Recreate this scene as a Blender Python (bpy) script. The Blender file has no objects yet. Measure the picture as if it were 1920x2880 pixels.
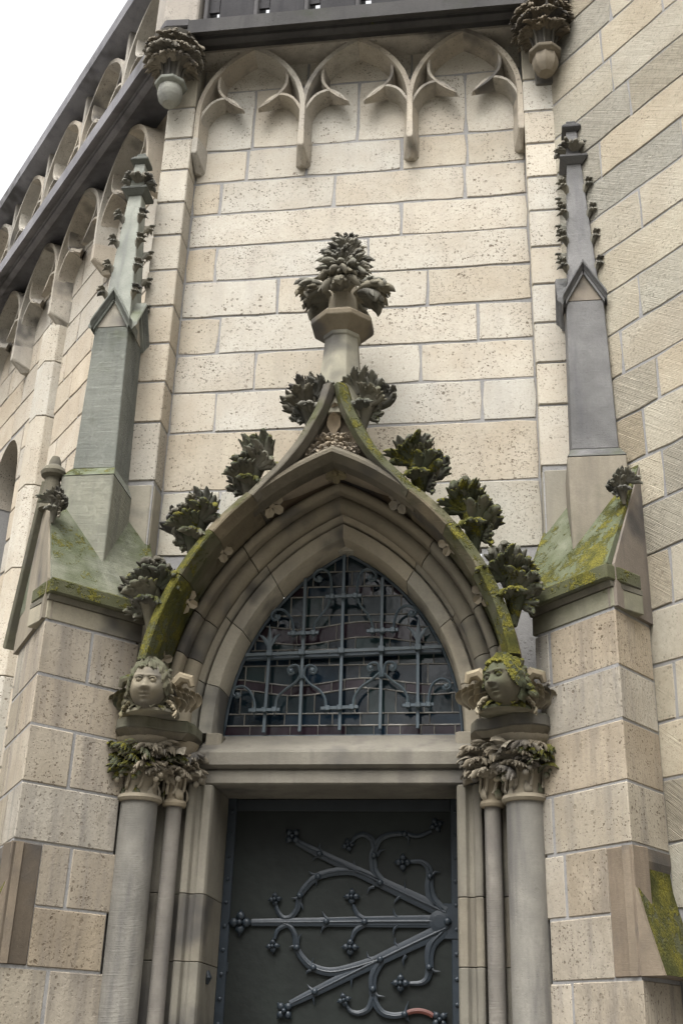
import bpy, bmesh, math, random
from mathutils import Vector, Matrix
import numpy as np
rnd = random.Random(11)
S = bpy.context.scene
COL = S.collection
R_ = math.radians
# ------------------------------------------------------------------ camera
PITCH, ROLL, YAW, ANG = R_(25.14), R_(1.84), R_(8.66), R_(48)
CAM = Vector((0.886, -6.0, 1.6))
FPX = 3307.0                                   # focal length in pixels of a 1920 x 2880 picture
fw = Vector((-math.sin(YAW)*math.cos(PITCH), math.cos(YAW)*math.cos(PITCH), math.sin(PITCH)))
rt0 = Vector((math.cos(YAW), math.sin(YAW), 0)); up0 = rt0.cross(fw)
rt = math.cos(ROLL)*rt0 + math.sin(ROLL)*up0; up = -math.sin(ROLL)*rt0 + math.cos(ROLL)*up0
cd = bpy.data.cameras.new('camera'); cam = bpy.data.objects.new('camera', cd); COL.objects.link(cam)
cd.sensor_fit = 'VERTICAL'; cd.sensor_height = 36; cd.lens = 36*FPX/2880; cd.clip_start = .05; cd.clip_end = 2000
cam.matrix_world = Matrix(((rt.x, up.x, -fw.x, CAM.x), (rt.y, up.y, -fw.y, CAM.y), (rt.z, up.z, -fw.z, CAM.z), (0, 0, 0, 1)))
S.camera = cam
# ------------------------------------------------------------------ sky, sun, exposure
SUN_EL, SUN_AZ = R_(62), R_(-16)               # azimuth from -y (front) towards -x (left)
W = bpy.data.worlds.new('World'); S.world = W; W.use_nodes = True
nt = W.node_tree; bg = nt.nodes['Background']
sk = nt.nodes.new('ShaderNodeTexSky'); sk.sky_type = 'NISHITA'; sk.sun_disc = False
sk.sun_elevation = SUN_EL; sk.sun_rotation = R_(180) - SUN_AZ; sk.air_density = 1.0; sk.dust_density = 8.0; sk.ozone_density = 1.0
hs = nt.nodes.new('ShaderNodeHueSaturation'); hs.inputs['Saturation'].default_value = .06
nt.links.new(sk.outputs[0], hs.inputs['Color']); nt.links.new(hs.outputs[0], bg.inputs['Color'])
bg.inputs['Strength'].default_value = .15
sd = bpy.data.lights.new('sun', 'SUN'); sd.energy = .6; sd.angle = R_(35); sd.color = (1, .97, .92)
sun = bpy.data.objects.new('sun', sd); COL.objects.link(sun)
sdir = Vector((math.sin(SUN_AZ)*math.cos(SUN_EL), -math.cos(SUN_AZ)*math.cos(SUN_EL), math.sin(SUN_EL)))
sun.rotation_euler = sdir.to_track_quat('Z', 'Y').to_euler(); sun.location = sdir*30
S.view_settings.view_transform = 'Standard'; S.view_settings.look = 'None'; S.view_settings.exposure = 1.62; S.view_settings.gamma = 1
S.view_settings.use_curve_mapping = False
S.render.engine = 'CYCLES'; S.cycles.max_bounces = 5; S.cycles.diffuse_bounces = 3; S.cycles.glossy_bounces = 2
# ------------------------------------------------------------------ helpers
def at(px, py, Y):                             # photo position -> point on the plane y = Y
    d = fw*FPX + rt*(px-960) - up*(py-1440)
    t = (Y-CAM.y)/d.y; p = CAM + d*t
    return (p.x, p.z)
class MB:
    def __init__(s): s.v = []; s.f = []
    def add(s, vs, fs):
        n = len(s.v); s.v += [tuple(v) for v in vs]; s.f += [tuple(i+n for i in f) for f in fs]; return s
    def box(s, x0, x1, y0, y1, z0, z1):
        return s.add([(x, y, z) for z in (z0, z1) for y in (y0, y1) for x in (x0, x1)], [(0,1,3,2)[::-1], (4,5,7,6), (0,1,5,4), (1,3,7,5), (3,2,6,7), (2,0,4,6)])
    def prism(s, poly, z0, z1, top=None):      # plan polygon (x,y), optional other top polygon
        n = len(poly); top = top or poly
        vs = [(x, y, z0) for x, y in poly] + [(x, y, z1) for x, y in top]
        return s.add(vs, [tuple(range(n))[::-1], tuple(range(n, 2*n))] + [(i, (i+1) % n, n+(i+1) % n, n+i) for i in range(n)])
    def rings(s, rings, close=True, cap=True): # list of equal rings of points
        n = len(rings[0]); vs = [p for r in rings for p in r]; fs = []
        for k in range(len(rings)-1):
            for i in range(n if close else n-1):
                j = (i+1) % n; fs.append((k*n+i, k*n+j, (k+1)*n+j, (k+1)*n+i))
        if cap: fs += [tuple(range(n))[::-1], tuple((len(rings)-1)*n+i for i in range(n))]
        return s.add(vs, fs)
    def tube(s, pts, r, n=8, flat=None):       # tube along 3D points; r number or list
        pts = [Vector(p) for p in pts]; rs = r if isinstance(r, (list, tuple)) else [r]*len(pts); out = []
        ref = Vector((0, 1, 0)) if flat is None else Vector(flat)
        for i, p in enumerate(pts):
            t = (pts[min(i+1, len(pts)-1)] - pts[max(i-1, 0)]).normalized()
            a = t.cross(ref)
            if a.length < 1e-3: a = t.cross(Vector((1, 0, .2)))
            a.normalize(); b = a.cross(t)
            rr = rs[i]; ra, rb = rr if isinstance(rr, tuple) else (rr, rr)
            out.append([p + a*ra*math.cos(2*math.pi*k/n+math.pi/n) + b*rb*math.sin(2*math.pi*k/n+math.pi/n) for k in range(n)])
        return s.rings(out)
    def ball(s, c, r, n=8, sc=(1, 1, 1)):
        m = max(4, n//2+1); c = Vector(c)
        return s.rings([[c + Vector((r*sc[0]*math.sin(th)*math.cos(ph), r*sc[1]*math.sin(th)*math.sin(ph), -r*sc[2]*math.cos(th))) for ph in [2*math.pi*k/n for k in range(n)]] for th in [math.pi*(i+.12)/(m+.24) for i in range(m+1)]])
    def lathe(s, cx, cy, prof, n=24, rot=0):   # prof [(r,z)]
        return s.rings([[(cx+r*math.cos(2*math.pi*k/n+rot), cy+r*math.sin(2*math.pi*k/n+rot), z) for k in range(n)] for r, z in prof])
    def mesh(s, name, mat, smooth=False, bevel=0, angle=38):
        me = bpy.data.meshes.new(name); me.from_pydata(s.v, [], s.f)
        bm = bmesh.new(); bm.from_mesh(me)
        if bevel: bmesh.ops.bevel(bm, geom=[e for e in bm.edges if len(e.link_faces) == 2 and e.calc_face_angle(0) > .3], offset=bevel, segments=1, affect='EDGES', clamp_overlap=True)
        bmesh.ops.recalc_face_normals(bm, faces=bm.faces); bm.to_mesh(me); bm.free()
        if mat: me.materials.append(mat)
        if smooth:
            me.polygons.foreach_set('use_smooth', [True]*len(me.polygons))
            me.set_sharp_from_angle(angle=R_(angle))
        return me
    def build(s, name, mat, parent=None, smooth=False, bevel=0, tint=None, moss=0, angle=38):
        return link(name, s.mesh(name, mat, smooth, bevel, angle), parent, tint=tint, moss=moss)
def link(name, me, parent=None, mat4=None, tint=None, moss=0):
    o = bpy.data.objects.new(name, me); COL.objects.link(o)
    if mat4 is not None: o.matrix_basis = mat4
    if parent is not None:
        o.parent = parent
        root = parent
        off = Vector((0, 0, 0))
        while root is not None:
            off += root.location if root.type == 'EMPTY' else Vector((0, 0, 0)); root = root.parent
        if parent.type == 'EMPTY': o.matrix_parent_inverse = Matrix.Translation(-off)
        else: o.matrix_parent_inverse = parent.matrix_basis.inverted()
    t = tint or (1, 1, 1); o.color = (t[0], t[1], t[2], 1-moss)
    return o
def thing(name, label, cat, loc=(0, 0, 0), group=None):
    o = bpy.data.objects.new(name, None); COL.objects.link(o); o.location = loc; o.empty_display_size = .2
    return tag(o, label, cat, group)
def tag(o, label, cat, group=None):
    o['label'] = label; o['category'] = cat
    if group: o['group'] = group
    return o
def g(a=.06): return 1 + rnd.uniform(-a, a)
def tint(v=.08, c=.03, base=(1, 1, 1)):
    k = g(v); w = rnd.uniform(-c, c); return (base[0]*k*(1+w), base[1]*k, base[2]*k*(1-w*1.4))
# ------------------------------------------------------------------ materials
def N(nt, t, **kw):
    n = nt.nodes.new(t)
    for k, v in kw.items():
        if k in n.inputs: n.inputs[k].default_value = v
        else: setattr(n, k, v)
    return n
class MT:
    def __init__(s, name, rough=.9):
        s.m = bpy.data.materials.new(name); s.m.use_nodes = True; s.t = s.m.node_tree; s.b = s.t.nodes['Principled BSDF']
        s.b.inputs['Roughness'].default_value = rough; s.b.inputs['Specular IOR Level'].default_value = .25
        s.geo = N(s.t, 'ShaderNodeNewGeometry'); s.oi = N(s.t, 'ShaderNodeObjectInfo')
        o = s.vm('MULTIPLY', s.comb(s.oi.outputs['Random'], s.oi.outputs['Random'], s.oi.outputs['Random']), (7.3, 3.1, 9.7))
        s.pos = s.vm('ADD', s.geo.outputs['Position'], o)
    def L(s, a, b): s.t.links.new(a, b)
    def set(s, sock, v):
        if hasattr(v, 'is_linked') or isinstance(v, bpy.types.NodeSocket): s.L(v, sock)
        else: sock.default_value = v
    def comb(s, x, y, z):
        n = N(s.t, 'ShaderNodeCombineXYZ'); s.set(n.inputs[0], x); s.set(n.inputs[1], y); s.set(n.inputs[2], z); return n.outputs[0]
    def vm(s, op, a, b):
        n = N(s.t, 'ShaderNodeVectorMath', operation=op); s.set(n.inputs[0], a); s.set(n.inputs[1], b); return n.outputs[1] if op == 'DOT_PRODUCT' else n.outputs[0]
    def ma(s, op, a, b=0.0, c=0.0, clamp=False):
        n = N(s.t, 'ShaderNodeMath', operation=op, use_clamp=clamp); s.set(n.inputs[0], a); s.set(n.inputs[1], b); s.set(n.inputs[2], c); return n.outputs[0]
    def noise(s, scale, detail=3, rough=.55, vec=None, out='Fac'):
        n = N(s.t, 'ShaderNodeTexNoise'); n.inputs['Scale'].default_value = scale; n.inputs['Detail'].default_value = detail; n.inputs['Roughness'].default_value = rough
        s.L(vec or s.pos, n.inputs['Vector']); return n.outputs[out]
    def ramp(s, v, a, b, x=0.0, y=1.0):
        n = N(s.t, 'ShaderNodeMapRange', interpolation_type='SMOOTHSTEP'); s.set(n.inputs[0], v); n.inputs[1].default_value = a; n.inputs[2].default_value = b; n.inputs[3].default_value = x; n.inputs[4].default_value = y; return n.outputs[0]
    def mix(s, f, a, b, mode='MIX'):
        n = N(s.t, 'ShaderNodeMix', data_type='RGBA', blend_type=mode); s.set(n.inputs[0], f)
        for i, v in ((6, a), (7, b)): s.set(n.inputs[i], (*v, 1) if isinstance(v, tuple) and len(v) == 3 else v)
        return n.outputs[2]
    def bump(s, h, strength=.5, dist=.01):
        n = N(s.t, 'ShaderNodeBump'); n.inputs['Strength'].default_value = strength; n.inputs['Distance'].default_value = dist; s.L(h, n.inputs['Height'])
        s.L(n.outputs[0], s.b.inputs['Normal'])
    def color(s, c): s.set(s.b.inputs['Base Color'], (*c, 1) if isinstance(c, tuple) and len(c) == 3 else c)
def stone(name, c1, c2, pits=1.0, tool=0.0, tooldir=None, soot=0.0, streak=.3, grain=.35, mossc=(.074, .077, .011), algae=(.055, .062, .035), rough=.92, toolscale=55):
    m = MT(name, rough)
    n1 = m.ramp(m.noise(2.6, 3, .6), .3, .7)
    col = m.mix(n1, c1, c2)
    fine = m.noise(70, 2, .7)
    col = m.mix(m.ramp(fine, .2, .8, 0, grain), col, tuple(v*.55 for v in c1))
    st = m.noise(1, 3, .65, m.vm('MULTIPLY', m.pos, (9, 9, 1.1)))
    col = m.mix(m.ramp(st, .46, .72, 0, streak), col, (c1[0]*.46, c1[1]*.46, c1[2]*.50))
    h = m.ma('MULTIPLY', fine, .25)
    if pits:
        dens = m.ramp(m.noise(4.5, 2), .35, .7, .25, 1)
        tot = None
        for sc, th, rad in ((27, .70, .30), (58, .50, .40), (110, .45, .46)):
            v = N(m.t, 'ShaderNodeTexVoronoi'); v.inputs['Scale'].default_value = sc
            wob = N(m.t, 'ShaderNodeTexNoise'); wob.inputs['Scale'].default_value = 60; m.L(m.pos, wob.inputs['Vector'])
            m.L(m.vm('ADD', m.pos, m.vm('MULTIPLY', wob.outputs['Color'], (.012, .012, .012))), v.inputs['Vector'])
            sep = N(m.t, 'ShaderNodeSeparateColor'); m.L(v.outputs['Color'], sep.inputs[0])
            sel = m.ramp(sep.outputs[0], th, th+.08); size = m.ma('MULTIPLY', sep.outputs[1], rad)
            d = m.ma('SUBTRACT', size, v.outputs['Distance']); p = m.ma('MULTIPLY', m.ramp(d, -.03, .05), sel)
            tot = p if tot is None else m.ma('MAXIMUM', tot, p)
        tot = m.ma('MULTIPLY', tot, m.ma('MULTIPLY', dens, pits))
        col = m.mix(m.ma('MULTIPLY', tot, .88), col, (c1[0]*.27, c1[1]*.23, c1[2]*.2))
        h = m.ma('SUBTRACT', h, m.ma('MULTIPLY', tot, 1.2))
    if tool:
        wv = N(m.t, 'ShaderNodeTexWave', wave_type='BANDS', bands_direction='X'); wv.inputs['Scale'].default_value = 1; wv.inputs['Distortion'].default_value = 5.5; wv.inputs['Detail'].default_value = 2; wv.inputs['Detail Scale'].default_value = 1.2
        c = m.vm('DOT_PRODUCT', m.pos, tooldir); along = m.ma('MULTIPLY', m.noise(3), 1)
        m.L(m.comb(m.ma('MULTIPLY', c, toolscale), m.ma('MULTIPLY', along, 2), 0), wv.inputs['Vector'])
        amt = m.ma('MULTIPLY', m.ramp(m.oi.outputs['Random'], .35, .55, .25, 1), tool)
        brk = m.ramp(m.noise(26, 3, .7), .3, .6, .2, 1)
        w = m.ma('MULTIPLY', m.ma('MULTIPLY', wv.outputs['Fac'], amt), brk)
        h = m.ma('ADD', h, w); col = m.mix(m.ma('MULTIPLY', m.ma('SUBTRACT', amt, w), .35), col, tuple(v*.5 for v in c1))
    col = m.mix(1.0, col, m.oi.outputs['Color'], 'MULTIPLY')
    if soot:
        so = m.ramp(m.noise(1.9, 3, .65), .56-.2*soot, .7, 0, .85); col = m.mix(so, col, (.055, .052, .05))
    moss = m.ma('SUBTRACT', 1.0, m.oi.outputs['Alpha'])
    sepn = N(m.t, 'ShaderNodeSeparateXYZ'); m.L(m.geo.outputs['Normal'], sepn.inputs[0])
    e = m.ma('ADD', m.ma('MULTIPLY', sepn.outputs[2], .28), m.ma('ADD', moss, m.ma('MULTIPLY', m.ma('SUBTRACT', m.noise(3.2, 3, .65), .5), 1.5)))
    al = m.ma('MULTIPLY', m.ramp(e, .25, .75, 0, .93), m.ramp(moss, .02, .12)); col = m.mix(al, col, algae)
    e2 = m.ma('ADD', e, m.ma('ADD', m.ma('MULTIPLY', m.ma('SUBTRACT', m.noise(14, 3, .75), .5), 1.5), m.ma('MULTIPLY', m.ma('SUBTRACT', m.noise(75, 2, .7), .5), .7)))
    mo = m.ma('MULTIPLY', m.ramp(e2, .72, .86, 0, .95), m.ramp(moss, .1, .3))
    mc = m.mix(m.ramp(m.noise(8, 2), .3, .7), tuple(v*.55 for v in mossc), (mossc[0]*1.9, mossc[1]*1.6, mossc[2]*1.2)); mc = m.mix(m.ramp(m.noise(90, 2), .35, .7, 0, .7), mc, tuple(v*.35 for v in mossc)); col = m.mix(mo, col, mc)
    h = m.ma('ADD', h, m.ma('MULTIPLY', mo, m.ma('ADD', .8, m.ma('MULTIPLY', m.noise(95, 2), 2.2))))
    m.color(col); m.bump(h, .7, .008); return m.m
TUFF = stone('tuff_cream', (.425, .395, .335), (.365, .325, .262), pits=1, streak=.16)
TUFFW = stone('tuff_warm_tooled', (.335, .303, .250), (.250, .218, .172), pits=1, tool=.3, tooldir=(.7, -.7, 0), streak=.7, toolscale=75)
TUFFR = stone('tuff_comb_chiselled', (.40, .365, .29), (.335, .295, .225), pits=.7, tool=2.4, tooldir=(.42, -.46, .78), streak=.12, toolscale=58)
MORTAR = stone('lime_mortar', (.21, .205, .20), (.27, .262, .25), pits=.25, streak=.1)
SAND = stone('grey_sandstone', (.18, .165, .135), (.12, .11, .09), pits=0, tool=.12, tooldir=(0, 0, 1), soot=.3, streak=.55, toolscale=90)
SANDL = stone('pale_sandstone', (.30, .275, .225), (.225, .205, .165), pits=0, soot=.12, streak=.4)
SANDG = stone('green_grey_sandstone', (.215, .22, .19), (.14, .148, .128), pits=.15, tool=.75, tooldir=(0, 0, 1), streak=.75, algae=(.075, .085, .045), toolscale=85)
SANDP = stone('shaft_sandstone', (.19, .182, .165), (.11, .106, .098), pits=.12, streak=.95, tool=.2, tooldir=(0, 0, 1), toolscale=60)
SANDB = stone('blue_grey_sandstone', (.195, .188, .175), (.10, .097, .091), pits=.15, tool=.75, tooldir=(0, 0, 1), streak=.7, toolscale=80)
HOOD = stone('hood_sandstone', (.185, .165, .122), (.095, .086, .062), pits=.15, tool=.5, tooldir=(.5, 0, .85), soot=.35, streak=.3, algae=(.06, .062, .028), toolscale=100)
CARVE = stone('carved_dark_stone', (.20, .185, .145), (.085, .082, .070), pits=.35, soot=.30, streak=.3, algae=(.045, .05, .028))
CARVEL = stone('carved_tan_stone', (.33, .29, .22), (.23, .20, .15), pits=0, soot=.25, streak=.3)
TRAC = stone('tracery_stone', (.38, .345, .285), (.315, .28, .23), pits=.7, soot=.22, streak=.4)
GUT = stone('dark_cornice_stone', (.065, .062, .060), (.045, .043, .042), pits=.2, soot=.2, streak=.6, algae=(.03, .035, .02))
def plain(name, col, rough=.5, metal=0, spec=.5, var=.25, bump=.2, scale=12):
    m = MT(name, rough); n = m.noise(scale, 4, .6)
    c = m.mix(m.ramp(n, .3, .75, 0, var), col, tuple(v*.45 for v in col)); c = m.mix(1.0, c, m.oi.outputs['Color'], 'MULTIPLY'); m.color(c)
    m.b.inputs['Metallic'].default_value = metal; m.b.inputs['Specular IOR Level'].default_value = spec
    m.bump(m.noise(scale*4, 3), bump, .003); return m.m
IRON = plain('blue_grey_painted_iron', (.056, .075, .087), .5, 0, .5, .35)
DIRON = plain('dark_wrought_iron', (.012, .016, .020), .45, .0, .4, .4, .35)
DOORM = plain('bronze_green_door_sheet', (.010, .013, .011), .55, .0, .25, .95, .8, 4.0)
RUST = plain('red_primer_iron', (.07, .014, .007), .6)
CAME = plain('lead_came', (.20, .19, .17), .5, .3, .5, .4)
GLASS = plain('stained_glass', (.010, .018, .022), .10, 0, .4, .5, .12, 6)
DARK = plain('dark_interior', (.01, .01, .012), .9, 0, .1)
GROUND = stone('gravel_paving', (.20, .19, .17), (.14, .135, .12), pits=.5)
SLATE = plain('slate_roof', (.05, .055, .065), .6)
# ------------------------------------------------------------------ frames for walls
def cat(p0, p1, p2, p3, t):
    return tuple(.5*((2*b)+(-a+c)*t+(2*a-5*b+4*c-d)*t*t+(-a+3*b-3*c+d)*t**3) for a, b, c, d in zip(p0, p1, p2, p3))
def spline(pts, n=5):
    q = [pts[0]]+list(pts)+[pts[-1]]; out = []
    for i in range(len(pts)-1): out += [cat(q[i], q[i+1], q[i+2], q[i+3], k/n) for k in range(n)]
    return out+[tuple(pts[-1])]
class Frame:                                    # u along the wall (to the right seen from outside), n outwards
    def __init__(s, o, u): s.o = Vector((o[0], o[1], 0)); s.u = Vector((u[0], u[1], 0)).normalized(); s.n = Vector((s.u.y, -s.u.x, 0))
    def p(s, u, n, z): return s.o + s.u*u + s.n*n + Vector((0, 0, z))
cA, sA = math.cos(ANG), math.sin(ANG)
FF = Frame((0, 0), (1, 0))
FR = Frame((1.28, -.15), (cA, -sA))
FL = Frame((-1.094, .017), (cA, -sA))           # u negative going away to the left
def block(fr, u0, u1, z0, z1, n=0.0, depth=.09, joint=.0062, mat=None, parent=None, t=None, moss=0, name='stone_block', ch=.0045, rough=.0045):
    u0 += joint; u1 -= joint; z0 += joint; z1 -= joint
    w, h = u1-u0, z1-z0; ring = []; inn = []
    ku, kz = max(2, int(w/.11)), max(2, int(h/.11))
    def edge(a, b, k): return [(a[0]+(b[0]-a[0])*i/k, a[1]+(b[1]-a[1])*i/k) for i in range(k)]
    cs = [(u0, z0), (u1, z0), (u1, z1), (u0, z1)]
    loop = edge(cs[0], cs[1], ku) + edge(cs[1], cs[2], kz) + edge(cs[2], cs[3], ku) + edge(cs[3], cs[0], kz)
    cu, cz = (u0+u1)/2, (z0+z1)/2
    for (u, z) in loop:
        du, dz = rnd.uniform(-rough, rough), rnd.uniform(-rough, rough)
        if (u, z) in cs: du -= math.copysign(rnd.uniform(0, .008), u-cu); dz -= math.copysign(rnd.uniform(0, .008), z-cz)
        ring.append((u+du, z+dz))
    n += rnd.uniform(-.0025, .0025) - .002
    c2 = [(cu+(u-cu)*(1-2*ch/w), cz+(z-cz)*(1-2*ch/h)) for u, z in ring]
    mb = MB(); k = len(ring)
    mb.rings([[fr.p(u, n-depth, z) for u, z in ring], [fr.p(u, n-ch*.8, z) for u, z in ring], [fr.p(u, n, z) for u, z in c2]])
    return mb.build(name, mat or TUFF, parent, tint=t or tint(), moss=moss)
def wall_slab(fr, u0, u1, z0, z1, n0, n1, mat, parent, name, t=None, bevel=0):
    a = [fr.p(u, n, 0) for u, n in ((u0, n0), (u1, n0), (u1, n1), (u0, n1))]
    return MB().prism([(p.x, p.y) for p in a], z0, z1).build(name, mat, parent, tint=t, bevel=bevel)
def extr(fr, prof, u0, u1, name, mat, parent, smooth=True, moss=0, t=None, m0=0, m1=0, k=1):   # prof [(n,z)]; m0/m1 mitre factors
    rings = []
    for i in range(k+1):
        f = i/k; rings.append([fr.p(u0+(u1-u0)*f + (m0*n*(1-f) + m1*n*f), n, z) for n, z in prof])
    return MB().rings(rings).build(name, mat, parent, smooth=smooth, tint=t, moss=moss)
CZ = [7.46, 7.19, 6.92, 6.65, 6.385, 6.11, 5.835, 5.56, 5.285, 5.005, 4.615]
# ------------------------------------------------------------------ ground
gr = MB().box(-60, 60, -80, 40, -.3, 0).build('ground', GROUND); gr['kind'] = 'structure'
# ------------------------------------------------------------------ chapel wall (the facade above the door)
cw = thing('chapel_wall', 'pale cream ashlar wall of coursed blocks behind the gabled doorway', 'wall', (0, 0, 0))
wall_slab(FF, -1.30, 1.30, 4.40, 8.05, -.5, -.0075, MORTAR, cw, 'mortar_bed')
wall_slab(FF, -1.30, -.76, 0, 4.40, -.5, -.010, MORTAR, cw, 'mortar_bed')
wall_slab(FF, .76, 1.30, 0, 4.40, -.5, -.010, MORTAR, cw, 'mortar_bed')
PALE, BUFF = (1.06, 1.06, 1.06), (.92, .88, .82)
rows = [  # bottom, top, joints, buff blocks
 (7.72, 8.02, [-.36, .36], []), (7.19, 7.72, [-.72, -.36, 0, .36, .72], []),
 (6.92, 7.19, [-.742, -.34, .30, .725], [3, 4]), (6.65, 6.92, [-.907, -.144, .707], [0]), (6.385, 6.65, [.298], []),
 (6.11, 6.385, [-.902, .09], [0]), (5.835, 6.11, [-.479, .01, .466], [3]), (5.56, 5.835, [-.838, -.05, .772], [0]),
 (5.285, 5.56, [-.592, -.04, .424], [1]), (5.005, 5.285, [-.818, 0, .783], []), (4.615, 5.005, [.05], [0, 1]), (4.2, 4.615, [-.749, -.05], [])]
for z0, z1, js, buff in rows:
    xs = [-1.10] + js + [1.10]
    for i in range(len(xs)-1):
        base = BUFF if i in buff else (1, 1, 1)
        if z1 < 4.7: base = (.86, .88, .88)
        block(FF, xs[i], xs[i+1], z0, z1, parent=cw, t=tint(.05, .022, base))
# blind tracery: three pointed arches with cusps
def arc(cx, cz, r, a0, a1, n): return [(cx+r*math.cos(R_(a0+(a1-a0)*i/n)), cz+r*math.sin(R_(a0+(a1-a0)*i/n))) for i in range(n+1)]
def ribbon(mb, fr, path, n0, n1, wf, wb, close=False):      # bar with narrow front (wf) and wide back (wb)
    k = len(path); rings = []; n0s = n0 if isinstance(n0, (list, tuple)) else [n0]*len(path)
    for i, (u, z) in enumerate(path):
        n0 = n0s[i]; a = path[max(i-1, 0)]; b = path[min(i+1, k-1)]; t = Vector((b[0]-a[0], b[1]-a[1])).normalized(); nx, nz = -t.y, t.x
        f = wf if not isinstance(wf, (list, tuple)) else wf[i]
        wb_ = wb if not isinstance(wb, (list, tuple)) else wb[i]
        rings.append([fr.p(u+nx*s*w, n, z+nz*s*w) for s, w, n in ((-1, wb_, n0), (-1, f+(wb_-f)*.30, n0+(n1-n0)*.45), (-1, f, n1), (1, f, n1), (1, f+(wb_-f)*.30, n0+(n1-n0)*.45), (1, wb_, n0))])
    mb.rings(rings)
def tracery(fr, uc, half, zs, apex, n1, parent, mat, n0=-.004):
    h = half; k = h/.36; rise = .575; Rr = (rise*rise+h*h)/(2*h); zs = apex-rise
    for s in (-1, 1):
        th = math.degrees(math.acos((Rr-h)/Rr))
        p = [(uc+s*h, zs-.28*i/3) for i in (3, 2, 1)] + [(uc+s*(x+h-Rr), zs+z) for x, z in arc(0, 0, Rr, 0, th-.4, 14)]
        mb = MB(); ribbon(mb, fr, p, n0, n1+.0015*s, .0165+.0005*s, .046+.001*s); mb.build('arch_rib', mat, parent, smooth=True, tint=tint(.06))
        lo = spline([(.352, -.66), (.350, -.60), (.335, -.545), (.290, -.468), (.240, -.430), (.187, -.420), (.135, -.447), (.090, -.492), (.050, -.542)], 4)
        upf = spline([(.232, -.20), (.238, -.27), (.230, -.345), (.187, -.415), (.12, -.485), (.050, -.535)], 4)
        for nm, q, tip in (('lower_foil', lo, 0), ('upper_foil', upf, 1)):
            q = [(uc+s*x*k, apex+z) for x, z in q]; nq = len(q)
            tp = [max(.12, min(1, (nq-1-i)/7)) for i in range(nq)] if True else [1]*nq
            nn = [n0+(n1-.05-n0)*max(0, (i-nq*.55)/(nq*.45))**.8 for i in range(nq)]
            mb = MB(); ribbon(mb, fr, q, nn, n1-(.022 if tip else .024), [.009*v for v in tp], [.034*v for v in tp]); mb.build(nm, mat, parent, smooth=True, tint=tint(.06))
def pendant(fr, uc, z0, z1, n1, parent, mat, half=.05, n0=-.006):   # little bracket under the ribs, pointed below
    mb = MB(); n1 += .004; half += .003
    mb.rings([[fr.p(uc+a*w, n, z) for a, n, z in ((-1, n0, z1), (-.38, n1, z1), (.38, n1, z1), (1, n0, z1))] for w, z1 in ((half, z1), (half, z0+.10))] +
             [[fr.p(uc-half*.95, n0, z0+.02), fr.p(uc-half*.3, n1*.99, z0+.085), fr.p(uc+half*.3, n1*.99, z0+.085), fr.p(uc+half*.95, n0, z0+.02)]] +
             [[fr.p(uc-half*.55, n0, z0), fr.p(uc-half*.1, n1*.35, z0-.012), fr.p(uc+half*.1, n1*.35, z0-.012), fr.p(uc+half*.55, n0, z0)]])
    mb.build('pendant_bracket', mat, parent, tint=tint(.06), bevel=.003)
for c in (-.72, 0, .72): tracery(FF, c, .36, 7.335, 7.975, .135, cw, TRAC)
for c in (-1.08, -.36, .36, 1.08): pendant(FF, c, 6.985, 7.20, .135, cw, TRAC)
extr(FF, [(-.01, 7.93), (.11, 7.955), (.135, 7.965), (.135, 8.0), (-.01, 8.02)], -1.12, 1.12, 'top_rail', TRAC, cw)
# cornice and gutter, with a slanting corner block on the left
def cornice_prof(dz=0): return [(-.05, 7.985+dz), (.15, 7.985+dz), (.20, 7.955+dz), (.225, 7.935+dz), (.25, 7.935+dz), (.27, 7.95+dz), (.272, 7.972+dz), (.285, 7.975+dz), (.335, 7.93+dz), (.36, 7.925+dz), (.365, 8.04+dz), (.33, 8.06+dz), (-.05, 8.10+dz)]
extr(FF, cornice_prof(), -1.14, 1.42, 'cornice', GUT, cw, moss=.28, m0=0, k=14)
# ------------------------------------------------------------------ corner pilasters
def pilaster(s, label):
    t = thing('corner_pilaster', label, 'pilaster', (s*1.19, -.07, 0), 'flat pilasters flanking the facade')
    x0, x1 = (s*1.10, s*1.29); a, b = min(x0, x1), max(x0, x1)
    MB().box(a+.006, b-.006, -.142, .05, 0, 7.9).build('mortar_core', MORTAR, t)
    for i in range(len(CZ)-1):
        base = (1.05, 1.05, 1.05) if s > 0 else (.95, .93, .90)
        mb = MB(); j = .006
        q = lambda: rnd.uniform(-.002, .002)
        mb.box(a+q(), b+q(), -.15+q(), .04, CZ[i+1]+j, CZ[i]-j)
        mb.build('stone_block', TUFF, t, bevel=.006, tint=tint(.07, .03, base))
    MB().box(a, b, -.15, .04, 7.466, 7.93).build('stone_block', SANDL, t, bevel=.006, tint=(1.1, 1.08, 1.02))
    MB().box(a+.004 if s < 0 else a, b, -.148, .04, 3.0, 4.607).build('base_stone', SANDL, t, bevel=.02, tint=(1.0, 1.0, .97))
    return t
pilaster(-1, 'cream block pilaster at the left edge of the facade, behind the left pinnacle')
pilaster(1, 'cream block pilaster at the right edge of the facade, behind the right pinnacle')
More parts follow.
